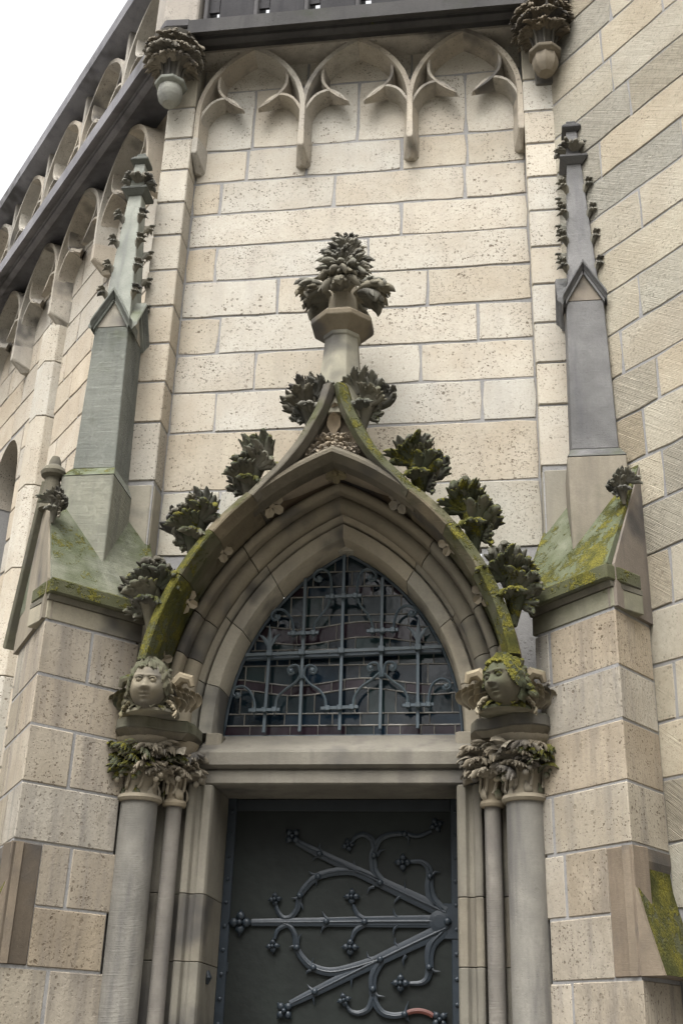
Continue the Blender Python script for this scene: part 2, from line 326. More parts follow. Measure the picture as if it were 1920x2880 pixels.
# ------------------------------------------------------------------ right-hand church wall
rw = thing('church_wall', 'oblique right-hand wall of diagonally chiselled cream blocks', 'wall', (1.28, -.15, 0))
wall_slab(FR, -.25, 2.2, 0, 9.4, -.4, -.0075, MORTAR, rw, 'mortar_bed')
RZ = [2.25, 2.535, 2.818, 3.081, 3.358, 3.63, 3.923, 4.19, 4.465, 4.747, 5.007, 5.285, 5.56, 5.843, 6.125, 6.383, 6.66, 6.94, 7.22, 7.5, 7.78, 8.06, 8.34, 8.62, 8.9, 9.2]
RJ = {6.383: [.36, 1.06], 5.843: [.62, 1.25], 6.66: [.10, .62], 6.125: [.95], 5.285: [.55, 1.1], 5.56: [.93], 5.007: [.40, .9], 4.747: [.62], 4.465: [.50, .82], 4.19: [.60, 1.0], 3.923: [.72]}
for i in range(len(RZ)-1):
    js = RJ.get(RZ[i]); us = [-.03]
    if js: us += js
    else:
        u = rnd.uniform(.25, .6)
        while u < 1.6: us.append(u); u += rnd.uniform(.42, .75)
    us.append(1.9); us = sorted(us)
    for a, b in zip(us, us[1:]):
        base = rnd.choice([(1, 1, 1), (1, .99, .96), (.97, .94, .89), (1.03, 1.02, 1.0)])
        block(FR, a, b, RZ[i], RZ[i+1], mat=TUFFR, parent=rw, t=tint(.08, .04, base), joint=.005)
# ------------------------------------------------------------------ left-hand side wall, going away to the left
FL = Frame((-1.124, -.010), (cA, -sA))
lw = thing('side_wall', 'receding left-hand wall with blind tracery and a narrow dark window', 'wall', (-2.5, 1.5, 0))
wall_slab(FL, -2.90, -.015, 0, 7.98, -.4, -.010, MORTAR, lw, 'mortar_bed')
wall_slab(FL, -5.2, -3.55, 0, 7.98, -.4, -.010, MORTAR, lw, 'mortar_bed')
wall_slab(FL, -3.55, -2.90, 6.35, 7.98, -.4, -.010, MORTAR, lw, 'mortar_bed')
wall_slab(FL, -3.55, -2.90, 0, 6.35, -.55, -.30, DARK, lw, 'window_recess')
for q in (0, 1):
    ar = [(-2.905-.32*(1-math.cos(R_(k*10))), 5.86+.49*math.sin(R_(k*10))) for k in range(10)]; ar = [(u, zz) if q == 0 else (-6.45-u, zz) for u, zz in ar]
    cn = (-2.905, 6.352) if q == 0 else (-3.545, 6.352); pts = ar+[cn]
    MB().rings([[FL.p(u, n_, zz) for u, zz in pts] for n_ in (-.29, -.002)]).build('window_head', TUFF, lw, tint=(.9, .88, .86))
z = 2.535; LZ = [3.08, 3.358, 3.63, 3.923, 4.19, 4.465, 4.747, 5.007, 5.285, 5.56, 5.843, 6.125, 6.383, 6.66, 6.94, 7.22, 7.6, 7.98]
for i in range(len(LZ)-1):
    us = [-.02]; u = -rnd.uniform(.25, .55)
    while u > -4.6: us.append(u); u -= rnd.uniform(.45, .75)
    for b, a in zip(us, us[1:]):
        if LZ[i] < 6.3 and a < -2.88 and b > -3.57:
            if b > -2.95 and b+2.90 > .08: a = -2.90
            elif a < -3.5 and -3.55-a > .08: b = -3.55
            else: continue
        block(FL, a, b, LZ[i], LZ[i+1], parent=lw, t=tint(.08, .04, (.93, .90, .87)), joint=.006)
ws = [FL.p(u, n, 0) for u, n in ((-2.42, -.05), (-2.42, .06), (-2.37, .12), (-2.21, .12), (-2.16, .06), (-2.16, -.05))]
for a, b in ((3.08, 4.0), (4.0, 4.82), (4.82, 5.50), (5.50, 6.1), (6.1, 6.6), (6.6, 6.95)):
    MB().prism([(p.x, p.y) for p in ws], a+.004, b-.004).build('pilaster_stone', TUFF, lw, tint=tint(.07), bevel=.004)
for c in (-3.50, -2.64, -1.77, -.90): tracery(FL, c, .435, 7.32, 7.975, .15, lw, TRAC)
for c in (-3.07, -2.2, -1.33): pendant(FL, c, 6.95, 7.18, .15, lw, TRAC, half=.06)
extr(FL, cornice_prof(), -5.2, -.09, 'cornice', GUT, lw, moss=.06, k=14, t=(3.2, 3.25, 3.5))  # tint above one: lens flare painted into the dark stone's colour
# corner block joining the two cornices
k0 = [FL.p(-.10, n, 0) for n in (-.05, .365)]; 
MB().prism([(-1.13, .05), (k0[0].x, k0[0].y+.1), (k0[1].x, k0[1].y), (-1.30, -.375), (-1.13, -.365)], 7.985, 8.06).build('corner_cornice', GUT, cw, bevel=.01, moss=.06, tint=(1.7, 1.7, 1.8))  # lighter tint carries some of the flare in its colour
MB().prism([(-1.13, .05), (k0[0].x, k0[0].y+.1), (k0[1].x+.02, k0[1].y+.02), (-1.29, -.36), (-1.13, -.35)], 7.935, 7.984).build('corner_cornice', GUT, cw, bevel=.01, moss=.1)
# ------------------------------------------------------------------ parapets
def parapet(fr, u0, u1, step, label, loc, post=.05, panel=False):
    t = thing('parapet', label, 'parapet', loc, 'pierced stone parapets above the cornice')
    k = int(round((u1-u0)/step))
    extr(fr, [(.02, 8.05), (.24, 8.05), (.22, 8.09), (.02, 8.09)], u0, u1, 'plinth', GUT, t, moss=.15)
    for i in range(k+1):
        u = u0+i*step
        mb = MB(); mb.prism([(p.x, p.y) for p in [fr.p(u+a, n, 0) for a, n in ((-post, .03), (-post*.4, .20), (post*.4, .20), (post, .03))]], 8.09, 9.2); mb.build('post', GUT if panel else TRAC, t, tint=(1.3, 1.3, 1.35) if panel else (.8, .82, .86), bevel=.006)
    if panel:
        for i in range(k):
            uu = u0+i*step
            MB().prism([(p.x, p.y) for p in [fr.p(q, n, 0) for q, n in ((uu+post+.055, .05), (uu+post+.055, .17), (uu+step-post*.4, .17), (uu+step-post*.4, .05))]], 8.091, 9.1).build('panel', GUT, t, bevel=.01, tint=(.6, .6, .65))
            MB().prism([(p.x, p.y) for p in [fr.p(q, n, 0) for q, n in ((uu+post*.4, .15), (uu+post*.4, .168), (uu+post+.054, .168), (uu+post+.054, .15))]], 8.315, 9.1).build('panel', GUT, t, tint=(.6, .6, .65))
    for i in range(k):
        if panel: break
        tracery(fr, u0+(i+.5)*step, step/2, 8.46, 9.12, .20, t, TRAC, n0=.03)
    extr(fr, [(-.02, 9.12), (.22, 9.12), (.30, 9.16), (.31, 9.26), (.22, 9.32), (-.02, 9.34)], u0-.05, u1+.05, 'coping', GUT, t, moss=.06, t=(3.6, 3.7, 4.0))  # coping colour lifted by tint to imitate sky glare washing it out
    return t
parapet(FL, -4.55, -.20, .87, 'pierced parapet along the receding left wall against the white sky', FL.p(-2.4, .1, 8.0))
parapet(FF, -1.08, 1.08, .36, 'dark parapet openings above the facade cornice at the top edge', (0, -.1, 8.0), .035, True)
MB().prism([(-1.10, .10), (-1.32, .20), (-1.52, .02), (-1.36, -.25), (-1.12, -.24)], 8.061, 9.4).build('corner_pier', TRAC, cw, bevel=.01, tint=(.8, .8, .83))
# next wall turning forward again far left
FV = Frame(FL.p(-4.7, 0, 0)[:2], (cA, sA))
vw = thing('far_wall', 'hazy parapet and wall fragment at the far left edge under the sky', 'wall', FL.p(-4.7, 0, 0))
wall_slab(FV, -3, .05, 0, 7.98, -.4, 0, TUFF, vw, 'wall_face')
extr(FV, cornice_prof(), -3, .05, 'cornice', GUT, vw, t=(2.6, 2.6, 2.7))  # pale tint paints the glare of the sky onto dark stone
for c in (-.5, -1.37, -2.24): tracery(FV, c, .435, 8.46, 9.12, .2, vw, TRAC, n0=.03)
extr(FV, [(-.02, 9.12), (.22, 9.12), (.30, 9.16), (.31, 9.26), (.22, 9.32), (-.02, 9.34)], -3, .05, 'coping', GUT, vw)
# ------------------------------------------------------------------ carved foliage
def leaf_mesh(name, mat, L=1., spread=50, lobes=5, depth=.14, curl=1.3, cup=.2, thick=.05, ruffle=.10, nu=9, nv=30, seed=0, knob=.6, base=.10):
    r2 = random.Random(seed); sp = R_(spread); top = []; bot = []
    for i in range(nu+1):
        u = i/nu
        for j in range(nv+1):
            f = -1+2*j/nv; lob = abs(math.sin(math.pi*lobes*(f+1)/2)) if lobes > 1 else math.cos(f*math.pi/2)
            w = math.cos(2*math.pi*lobes*(f+1)/2) if lobes > 1 else 0
            ph = f*sp*(.25+.75*u**.8); rr = u*L*(1-.10*f*f)*(1-depth*(u**4)*(1-lob**.55))
            if lobes <= 1: rr = u*L*(1-.02*f*f); ph = f*sp*math.sin(math.pi*min(1, u*1.02+.04))**.8*.9
            a = rr*math.cos(ph); s = rr*math.sin(ph)+f*base*L*(1-u)
            hgt = -ruffle*L*w*(.25*u+.75*u**3) - cup*L*(f*f)*u*.5
            th = curl*(max(a, 0)/L)**2.2
            y = -(a*math.sin(th)*.62) - hgt*math.cos(th*.7); zz = a*(.35+.65*math.cos(th)) + hgt*math.sin(th)*.5
            edge = 1 if 0 < j < nv else .4
            tk = thick*L*(.7+knob*1.3*lob*u**3)*edge*(.8 if i == nu else 1)
            jit = Vector((r2.uniform(-1, 1), r2.uniform(-1, 1), r2.uniform(-1, 1)))*.010*L
            top.append(Vector((s, y-tk, zz))+jit); bot.append(Vector((s, y+tk, zz))+jit)
    n = nv+1; m = len(top); fs = []
    for i in range(nu):
        for j in range(nv):
            a = i*n+j; fs.append((a, a+1, a+n+1, a+n)); fs.append((m+a+1, m+a, m+a+n, m+a+n+1))
    bd = [j for j in range(n)] + [i*n+nv for i in range(1, nu+1)] + [nu*n+j for j in range(nv-1, -1, -1)] + [i*n for i in range(nu-1, 0, -1)]
    for q in range(len(bd)): a, b = bd[q], bd[(q+1) % len(bd)]; fs.append((b, a, m+a, m+b))
    mb = MB(); mb.add(top+bot, fs); return mb.mesh(name, mat, smooth=True, angle=60)
def M4(loc, rot, sc):
    sc = sc if isinstance(sc, (tuple, list)) else (sc, sc, sc)
    return Matrix.Translation(loc) @ (Matrix.Rotation(rot[2], 4, 'Z') @ Matrix.Rotation(rot[1], 4, 'Y') @ Matrix.Rotation(rot[0], 4, 'X')) @ Matrix.Diagonal((*sc, 1))
def finger_leaf(name, mat, n=5, spread=50, curl=1.5, wide=.17, flat=.55, short=.2, seed=0, wob=.08, power=1.6, sideroll=.25):
    r2 = random.Random(seed); mb = MB(); K = 9
    for k in range(n):
        f = (k-(n-1)/2)/max(1, (n-1)/2) if n > 1 else 0
        ph = R_(spread)*f*(1+r2.uniform(-.06, .06)); Lk = (1-short*abs(f)**1.5)*(1+r2.uniform(-wob, wob)); cu = curl*(1+r2.uniform(-.15, .15))
        p = Vector((f*.07, .015*abs(f), 0)); pts = [p.copy()]; st = Lk/K
        for i in range(K):
            t = (i+1)/K; th = cu*t**power; a = ph*(.45+.55*t)
            p = p+Vector((math.sin(a)*math.cos(th*.35), -math.sin(th), math.cos(a)*math.cos(th)))*st; pts.append(p.copy())
        prof = [.40, .56, .72, .88, 1.0, 1.02, .90, .68, .40, .07]
        rr = [(wide*q*(1 if n > 3 else 1.15)*r2.uniform(.82, 1.12), wide*q*flat*(1+.4*(i > 6))*r2.uniform(.85, 1.15)) for i, q in enumerate(prof)]
        mb.tube(pts, rr, 8)
        for q in (-1, 1):          # small side serration
            o = pts[6]+Vector((q*wide*.55, 0, -.02)); mb.tube([pts[5], o, o+(pts[8]-pts[6])*.8+Vector((q*wide*.45, -.03, 0))], [wide*.35, wide*.42, wide*.10], 6)
    me = mb.mesh(name, mat, smooth=True, angle=75); return me
LEAF = {}
for key, mat in (('dark', CARVE), ('tan', CARVEL), ('green', SANDG)):
    LEAF[key] = [finger_leaf('leaf', mat, 4, 44, 1.9, .17, .42, .25, 1, .14, 2.2), finger_leaf('leaf', mat, 4, 24, 1.7, .15, .75, .18, 2, .16, 3.4), finger_leaf('leaf', mat, 3, 48, 2.3, .20, .5, .12, 3, .12, 2),
        leaf_mesh('leaf', mat, lobes=1, spread=34, curl=1.0, cup=-.25, thick=.055, knob=.1, base=.05, nu=8, nv=10), finger_leaf('leaf', mat, 5, 62, 2.2, .15, .5, .15, 4, .18, 2.0)]
VAR = {'dark': {v: [LEAF['dark'][v]]+[finger_leaf('leaf', CARVE, n_, sp_, cu_, wd_, .6, .22, 20+7*v+q, .22, pw_) for q, (n_, sp_, cu_, wd_, pw_) in enumerate(o_)] for v, o_ in {
    0: [(4, 50, 2.1, .155, 2.4), (3, 38, 1.7, .17, 2.0)], 1: [(3, 22, 2.0, .16, 3.0), (4, 30, 1.4, .14, 3.2)], 4: [(4, 58, 2.4, .15, 2.2), (5, 70, 1.8, .14, 2.0)]}.items()}}
def leaf(parent, key, v, loc, rot, sc, tn=None, moss=0): return link('leaf', rnd.choice(VAR[key][v]) if key in VAR and v in VAR[key] else LEAF[key][v], parent, M4(loc, rot, sc), tint=tn or tint(.18, .03), moss=moss)
def crocket(parent, loc, out, size, moss, key='dark', mir=1, lean=0):
    """loc base on the hood; out = unit (x,z) direction away from the hood in the facade plane; mir = side it grows to"""
    tilt = math.atan2(out[0], out[1]); d = Vector((out[0], 0, out[1])); upv = Vector((0, 0, 1)); c0 = Vector(loc); S_ = size
    p1 = c0+d*.12*S_+upv*.04*S_; p2 = c0+d*.20*S_+upv*.16*S_
    mb = MB(); mb.tube([c0-upv*.22*S_-d*.04*S_, c0-upv*.08*S_, c0, p1, p2], [.03*S_, .07*S_, .095*S_, .13*S_, .08*S_], 10)
    st = mb.build('crocket', CARVE if key == 'dark' else SANDG, parent, smooth=True, tint=tint(.1, .03, (.85, .83, .78)), moss=moss)
    a = .5*tilt; j = lambda v: R_(rnd.uniform(-v, v)); top_ = tint(.25, .03, (.55, .55, .54)); fl = rnd.uniform(.8, 1.15)
    leaf(st, key, 1, p1+Vector((-.04*mir, .02, -.06))*S_, (R_(0)+j(4), -mir*R_(8)+j(5), j(15)), (.48*S_, .50*S_, .62*S_*fl), tn=top_, moss=moss*.6)            # tall arm
    leaf(st, key, 1, p1+Vector((.0, .04, -.10))*S_, (R_(2)+j(5), mir*R_(50)+j(7), j(20)), (.40*S_, .46*S_, .42*S_/fl), tn=top_, moss=moss*.5)       # outward arm
    leaf(st, key, 0, p1+Vector((-.02*mir, -.05, .02))*S_, (R_(8)+j(5), a*.4+mir*R_(18)+j(6), j(12)), (.30*S_, .34*S_, .34*S_), moss=moss*.8)
    leaf(st, key, 4, c0+Vector((-.07*mir, -.06, .19))*S_, (R_(14)+j(6), -mir*R_(38)+j(8), R_(-15*mir)), (.36*S_, .42*S_, .32*S_), moss=moss*1.05)      # ruffled leaf over the hood
    leaf(st, key, 2, c0+Vector((-.02*mir, -.06, -.02))*S_, (R_(34), -mir*R_(10), 0), (.22*S_, .30*S_, .22*S_), moss=moss)
    leaf(st, key, 0, c0+Vector((.02*mir, -.075, .04))*S_, (R_(14)+j(6), mir*R_(24)+j(8), R_(10*mir)), (.34*S_, .36*S_, .34*S_), tn=tint(.2, .03, (.8, .78, .72)), moss=moss)
    leaf(st, key, 4, c0+Vector((0, .02, .0))*S_, (R_(4)+j(6), mir*R_(82)+j(8), R_(6*mir)), (.30*S_, .36*S_, .30*S_), moss=moss*.8)
    return st
def flower(mb, c, r, petals=5, nrm=(0, -1, 0), ph=0):
    nrm = Vector(nrm).normalized(); a = nrm.cross(Vector((.3, .2, 1))).normalized(); b = nrm.cross(a); c = Vector(c)
    for k in range(petals):
        th = 2*math.pi*k/petals+ph; d = a*math.cos(th)+b*math.sin(th); s = nrm.cross(d)
        pts = [c+d*r*.15, c+d*r*.5+nrm*r*.18+s*r*.36, c+d*r*.85+nrm*r*.22+s*r*.30, c+d*r*1.05+nrm*r*.05, c+d*r*.85+nrm*r*.22-s*r*.30, c+d*r*.5+nrm*r*.18-s*r*.36]
        mid = c+d*r*.6+nrm*r*.02
        back = [p-nrm*r*.22 for p in pts]; n = len(pts)
        mb.add(pts+[mid]+back, [(i, (i+1) % n, n) for i in range(n)] + [((i+1) % n, i, n+1+i, n+1+(i+1) % n) for i in range(n)] + [tuple(n+1+i for i in range(n))])
    mb.ball(c+nrm*r*.12, r*.26, 7)
# ------------------------------------------------------------------ buttresses
BZ = [3.555, 3.28, 3.03, 2.755, 2.49, 2.21, 1.95, 1.67, 1.4]
dI = Vector((-.669, .743)); nI = Vector((-.743, -.669)); dO = Vector((.557, .831)); nO = Vector((.831, -.557))
def XY(s, v): return (s*v[0], v[1])
def pol(s, pts): r = [XY(s, p) for p in pts]; return r if s > 0 else r[::-1]
def buttress(s, label):
    t = thing('buttress', label, 'buttress', (s*1.38, -.5, 0), 'diagonal buttresses either side of the doorway')
    P = Vector((1.38, -.755)); I = P+dI*.523; O = P+dO*(.342 if s > 0 else .62)
    back = [Vector((1.35, -.05)), Vector((1.12, -.05))] if s > 0 else [Vector((1.50, .15)), Vector((1.12, -.02))]
    ins = .0045
    MB().prism(pol(s, [P-nI*ins-nO*ins, O-nO*ins] + back + [I-nI*ins]), 0, 3.70).build('mortar_core', MORTAR, t)
    js = [.27, .523, .24, .523, .30, .523, .26, .523] if s < 0 else [.44, .523, .523, .47, .41, .523, .40, .523]
    for i in range(len(BZ)-1):
        z0, z1 = BZ[i+1]+.0045, BZ[i]-.0045; L1 = js[i]; j = .006 if L1 < .52 else 0
        L2 = (.342 if s > 0 else (.30 if i % 2 else .45))
        q = lambda: rnd.uniform(-.003, .003)
        base = rnd.choice([(1.0, .98, .95), (1.05, 1.03, .98), (.94, .91, .87), (1.0, .96, .90)])
        if s > 0 and i == 1: base = (1.16, 1.18, 1.19)
        cut = .15 if i in (4, 5) else 0
        a0 = P+dI*cut if cut else P
        if cut:
            pl = [a0+nI*q(), a0-nI*.12, P+dI*L1-nI*.12-dI*j, P+dI*L1-dI*j+nI*q()]
        else:
            pl = [P+nI*q(), P+dO*(L2-.006), P+dO*(L2-.006)-nO*.10, P+dI*.10+dO*.10, P+dI*(L1-j)-nI*.10, P+dI*(L1-j)+nI*q()]
        MB().prism(pol(s, pl), z0, z1).build('stone_block', TUFFW, t, bevel=.005, tint=tint(.06, .03, base), moss=.04)
        if L1 < .5:
            pl = [P+dI*(L1+j), P+dI*(L1+j)-nI*.10, I-nI*.10+dI*.02, I+dI*.02]
            MB().prism(pol(s, pl), z0, z1).build('stone_block', TUFFW, t, bevel=.007, tint=tint(.06, .03), moss=.04)
        if s < 0 and not cut:
            pl = [P+dO*(L2+.006), O-nO*0, O-nO*.1, P+dO*(L2+.006)-nO*.1]
            MB().prism(pol(s, pl), z0, z1).build('stone_block', TUFFW, t, bevel=.007, tint=tint(.06, .03, (.95, .95, .92)), moss=.05)
    # frieze stone, moulding and coping lip along the inner face only
    def ringpoly(off, e=.012): return [P+nI*off+nO*e, P-nI*.06+nO*e, P-nI*.2, I-nI*.15, I+nI*off+dI*.03]
    MB().prism(pol(s, ringpoly(.002, 0)), 3.562, 3.66).build('frieze_stone', SANDL, t, bevel=.004, tint=(.95, .93, .85) if s < 0 else (.62, .64, .56), moss=.05 if s < 0 else .2)
    MB().prism(pol(s, ringpoly(.012, .004)), 3.66, 3.685, pol(s, ringpoly(.028, .006))).build('bed_moulding', SAND, t, tint=(.8, .8, .75), moss=.1)
    MB().prism(pol(s, ringpoly(.055, .014)), 3.686, 3.765).build('coping_lip', HOOD, t, bevel=.008, tint=(.7, .75, .65), moss=.62)
    # saddle roof: eave line, ridge to the gable apex
    G = P+dO*.342; e1 = P+nI*.045+nO*.012; e2 = G*2-P-nI*.045+nO*.012; G2 = G+nO*.012
    run = .62
    r0 = [(e1, 3.766), (G2, 4.44), (e2, 3.766)]; mb = MB()
    sub = 6
    mb.rings([[(s*(p.x+dI.x*run*k/sub), p.y+dI.y*run*k/sub, zz) for p, zz in r0] for k in range(sub+1)])
    mb.build('weathered_roof', SANDG, t, moss=.62 if s > 0 else .38, tint=(1.0, .98, .85))
    MB().rings([[(s*(p.x+nO.x*n_), p.y+nO.y*n_, zz) for p, zz in ((P+dO*.003, 3.563), (G*2-P, 3.563), (G*2-P, 3.80), (G, 4.425), (P+dO*.003, 3.775))] for n_ in (-.03, .017)]).build('gable_panel', SAND, t, tint=(1.12, 1.03, 1.02) if s > 0 else (1.25, 1.18, 1.08), moss=.03)
    # raking coping of the gable
    for (pa, za), (pb, zb) in (((e1, 3.72), (G2, 4.46)), ((e2, 3.60), (G2, 4.46))):
        if pa is e1 or (s > 0 and pa is e2): continue
        d = Vector((pb.x-pa.x, pb.y-pa.y, zb-za)); ln = d.length; d.normalize()
        o3 = Vector((nO.x, nO.y, 0)); nn = d.cross(o3); nn = nn if nn.z > 0 else -nn
        A_ = Vector((pa.x, pa.y, za)); mb = MB(); rr = []
        for f in (0, 1):
            c = A_+d*ln*f
            rr.append([Vector((s*q_.x, q_.y, q_.z)) for q_ in (c+o3*.035+nn*.0, c+o3*.045+nn*.035, c-o3*.03+nn*.06, c-o3*.07+nn*.03, c-o3*.05-nn*.02)])
        mb.rings(rr); mb.build('raking_coping', HOOD, t, bevel=.004, tint=(.75, .78, .72), moss=.22)
    pk = e1.lerp(G2, .62); zk = 3.766+(4.44-3.766)*.62
    cr = crocket(t, (s*(pk.x+dI.x*.03), pk.y-.02, zk+.03), (-s*.3, .95), .26, .25, mir=-s)
    if s < 0:
        MB().lathe(s*G2.x, G2.y+.02, [(.055, 4.30), (.045, 4.46), (.04, 4.49), (.066, 4.505), (.072, 4.525), (.060, 4.55), (.036, 4.57), (.032, 4.60), (.022, 4.625), (.005, 4.63)], 16).build('knob_finial', HOOD, t, smooth=True, tint=(.7, .7, .68), moss=.15)
    # sloping set-off lower down, wrapping the outer face, with its sandstone side
    prof = [(.004, 2.482), (.004, 2.43), (-.006, 2.39), (.0, 2.32), (.04, 2.17), (.085, 2.02), (.103, 1.96), (-.05, 1.96), (-.05, 2.482)]
    c0 = P+nO*.0; W_ = .342 if s > 0 else .60
    ring_ = lambda pr, w: [(s*(c0.x+nO.x*n+dO.x*w), c0.y+nO.y*n+dO.y*w, zz) for n, zz in pr]
    MB().rings([ring_(prof, w) for w in (.0, W_-.01)]).build('setoff_body', SAND, t, tint=(1.05, .92, .82), moss=.02)
    sl = [(-.004, 2.40), (.003, 2.32), (.043, 2.17), (.088, 2.02), (.106, 1.962), (.096, 1.962), (.078, 2.02), (.034, 2.17), (-.008, 2.32), (-.012, 2.40)]
    MB().rings([ring_(sl, w) for w in (.018, W_*.5, W_-.012)]).build('sloping_setoff', HOOD, t, tint=(.9, .85, .75), moss=.92)
    pl = [P+nI*.004+nO*.002, P+dI*.147+nI*.004, P+dI*.147-nI*.1, P-nI*.1]
    MB().prism(pol(s, pl), 1.957, 2.482).build('setoff_stone', SAND, t, bevel=.005, tint=(1.0, .86, .76) if s > 0 else (.62, .54, .48), moss=.05)
    return t
bl = buttress(-1, 'diagonal block buttress left of the doorway with mossy coping and knob finial')
br = buttress(1, 'diagonal block buttress right of the doorway with bright green mossy slope')
# ------------------------------------------------------------------ pinnacles
def rect(cx, hx, y0, y1): return [(cx-hx, y0), (cx+hx, y0), (cx+hx, y1), (cx-hx, y1)]
def pinnacle(s, label):
    cx = s*1.375; t = thing('pinnacle', label, 'pinnacle', (cx, -.28, 3.8), 'crocketed pinnacles on the buttresses')
    tn = (1, 1, 1) if s < 0 else (.95, .96, 1.0); ms = .16 if s < 0 else .02; mat = SANDG if s < 0 else SANDB
    mb = MB(); mb.prism(rect(cx, .15, -.475, -.151), 3.85, 4.50); mb.build('base_block', SANDL if s > 0 else SANDG, t, bevel=.006, tint=(.75, .72, .68) if s > 0 else (1.45, 1.38, 1.25), moss=.16)
    MB().prism(rect(cx, .15, -.475, -.151), 4.502, 4.575, rect(cx, .125, -.41, -.151)).build('splay', mat, t, tint=tn, moss=.3)
    MB().prism(rect(cx, .122, -.405, -.151), 4.577, 5.515, rect(cx, .102, -.415, -.151)).build('shaft', mat, t, bevel=.005, tint=tn, moss=ms)
    # gablets on three sides
    cy = -.275
    for k, (dx, dy, w) in enumerate(((0, -1, .108), (s*-1, 0, .12), (s, 0, .12))):
        if s > 0 and dx > 0: continue
        D = Vector((dx, dy, 0)); T = Vector((-dy, dx, 0)); c = Vector((cx, cy, 0)); r = .148 if dx == 0 else .112
        mb = MB(); p = lambda a, n, z: c+T*a+D*n+Vector((0, 0, z))
        mb.rings([[p(-w*.86, n, 5.517), p(w*.86, n, 5.517), p(0, n, 5.70)] for n in (0, r-.008)]); mb.build('gablet_panel', SANDL, t, tint=(1.0, 1, 1) if s < 0 else (.75, .7, .68))
        for q in (-1, 1):
            mb = MB(); mb.rings([[p(q*w*1.12*f, n, 5.50+.02+(1-f)*.225+dz) for n, dz in ((.02, .035), (r+.035, .03), (r+.04, .005), (r+.02, -.012), (r+.012, -.03), (.02, -.03))] for f in (1, 0)])
            mb.build('gablet_coping', mat, t, bevel=.003, tint=tn, moss=.25)
            mb = MB(); mb.rings([[p(q*w*.98*f, n, 5.495+(1-f)*.20+dz) for n, dz in ((.02, .02), (r+.008, .02), (r+.008, -.005), (.02, -.008))] for f in (1, .03)]); mb.build('gablet_fillet', mat, t, tint=tuple(v*1.25 for v in tn))
    MB().prism(rect(cx, .092, cy-.11, -.16), 5.518, 6.60, rect(cx, .042, cy-.042, cy+.05)).build('spirelet', mat, t, bevel=.004, tint=tuple(v*(1.35 if s < 0 else 1.1) for v in tn), moss=ms*.6)
    for i, zz in enumerate((5.80, 6.0, 6.2, 6.4)):
        f = (zz-5.518)/(6.60-5.518); hw = .098+(.047-.098)*f
        for k in range(4):
            a = math.pi/4+k*math.pi/2; px, py = cx+hw*1.0*math.copysign(1, math.cos(a)), cy+hw*math.copysign(1, math.sin(a))
            if py > -.17 and False: continue
            dr = Vector((math.cos(a), math.sin(a), 0)); mb = MB(); p0 = Vector((px, py, zz-.05))-dr*.012
            mb.tube([p0, p0+dr*.018+Vector((0, 0, .04)), p0+dr*.045+Vector((0, 0, .065))], [.010, .022, .014], 7); st = mb.build('crocket', CARVE, t, smooth=True, tint=tint(.1), moss=.2 if s > 0 and dr.x < 0 else .05)
            rz = math.atan2(dr.x, -dr.y)
            leaf(st, 'dark', 0, p0+dr*.02+Vector((0, 0, .03)), (R_(55), 0, rz), (.065, .07, .06)); leaf(st, 'dark', 2, p0+dr*.03+Vector((0, 0, .058)), (R_(30), 0, rz), (.06, .06, .055))
    # collar, finial with leaves, cap
    z0 = 6.58
    MB().prism(rect(cx, .05, cy-.05, cy+.05), z0, z0+.03, rect(cx, .082, cy-.082, cy+.082)).build('collar', mat, t, tint=tuple(v*.7 for v in tn)); MB().prism(rect(cx, .083, cy-.083, cy+.083), z0+.031, z0+.05).build('collar', mat, t, bevel=.003, tint=tuple(v*.6 for v in tn))
    fin = MB().prism(rect(cx, .044, cy-.044, cy+.044), z0+.05, z0+.27, rect(cx, .033, cy-.033, cy+.033)).build('finial', mat, t, bevel=.004, tint=tuple(v*1.25 for v in tn))
    for k in range(8):
        a = 2*math.pi*k/8+.2; dr = Vector((math.cos(a), math.sin(a), 0)); rz = math.atan2(dr.x, -dr.y)
        leaf(fin, 'dark', 0 if k % 2 else 2, Vector((cx, cy, z0+.10+.02*(k % 2)))+dr*.035, (R_(32), 0, rz), (.085, .11, .115))
    MB().prism(rect(cx, .036, cy-.036, cy+.036), z0+.27, z0+.285, rect(cx, .058, cy-.058, cy+.058)).build('cap', mat, t, tint=tuple(v*.6 for v in tn)); MB().lathe(cx, cy, [(.080, z0+.286), (.082, z0+.305), (.06, z0+.325), (.045, z0+.335), (.04, z0+.36), (.01, z0+.365)], 4, math.pi/4).build('cap', mat, t, bevel=.006, tint=tuple(v*.6 for v in tn))
pinnacle(-1, 'greenish crocketed pinnacle with gablets on the left buttress')
pinnacle(1, 'grey crocketed pinnacle with gablet on the right buttress beside the oblique wall')
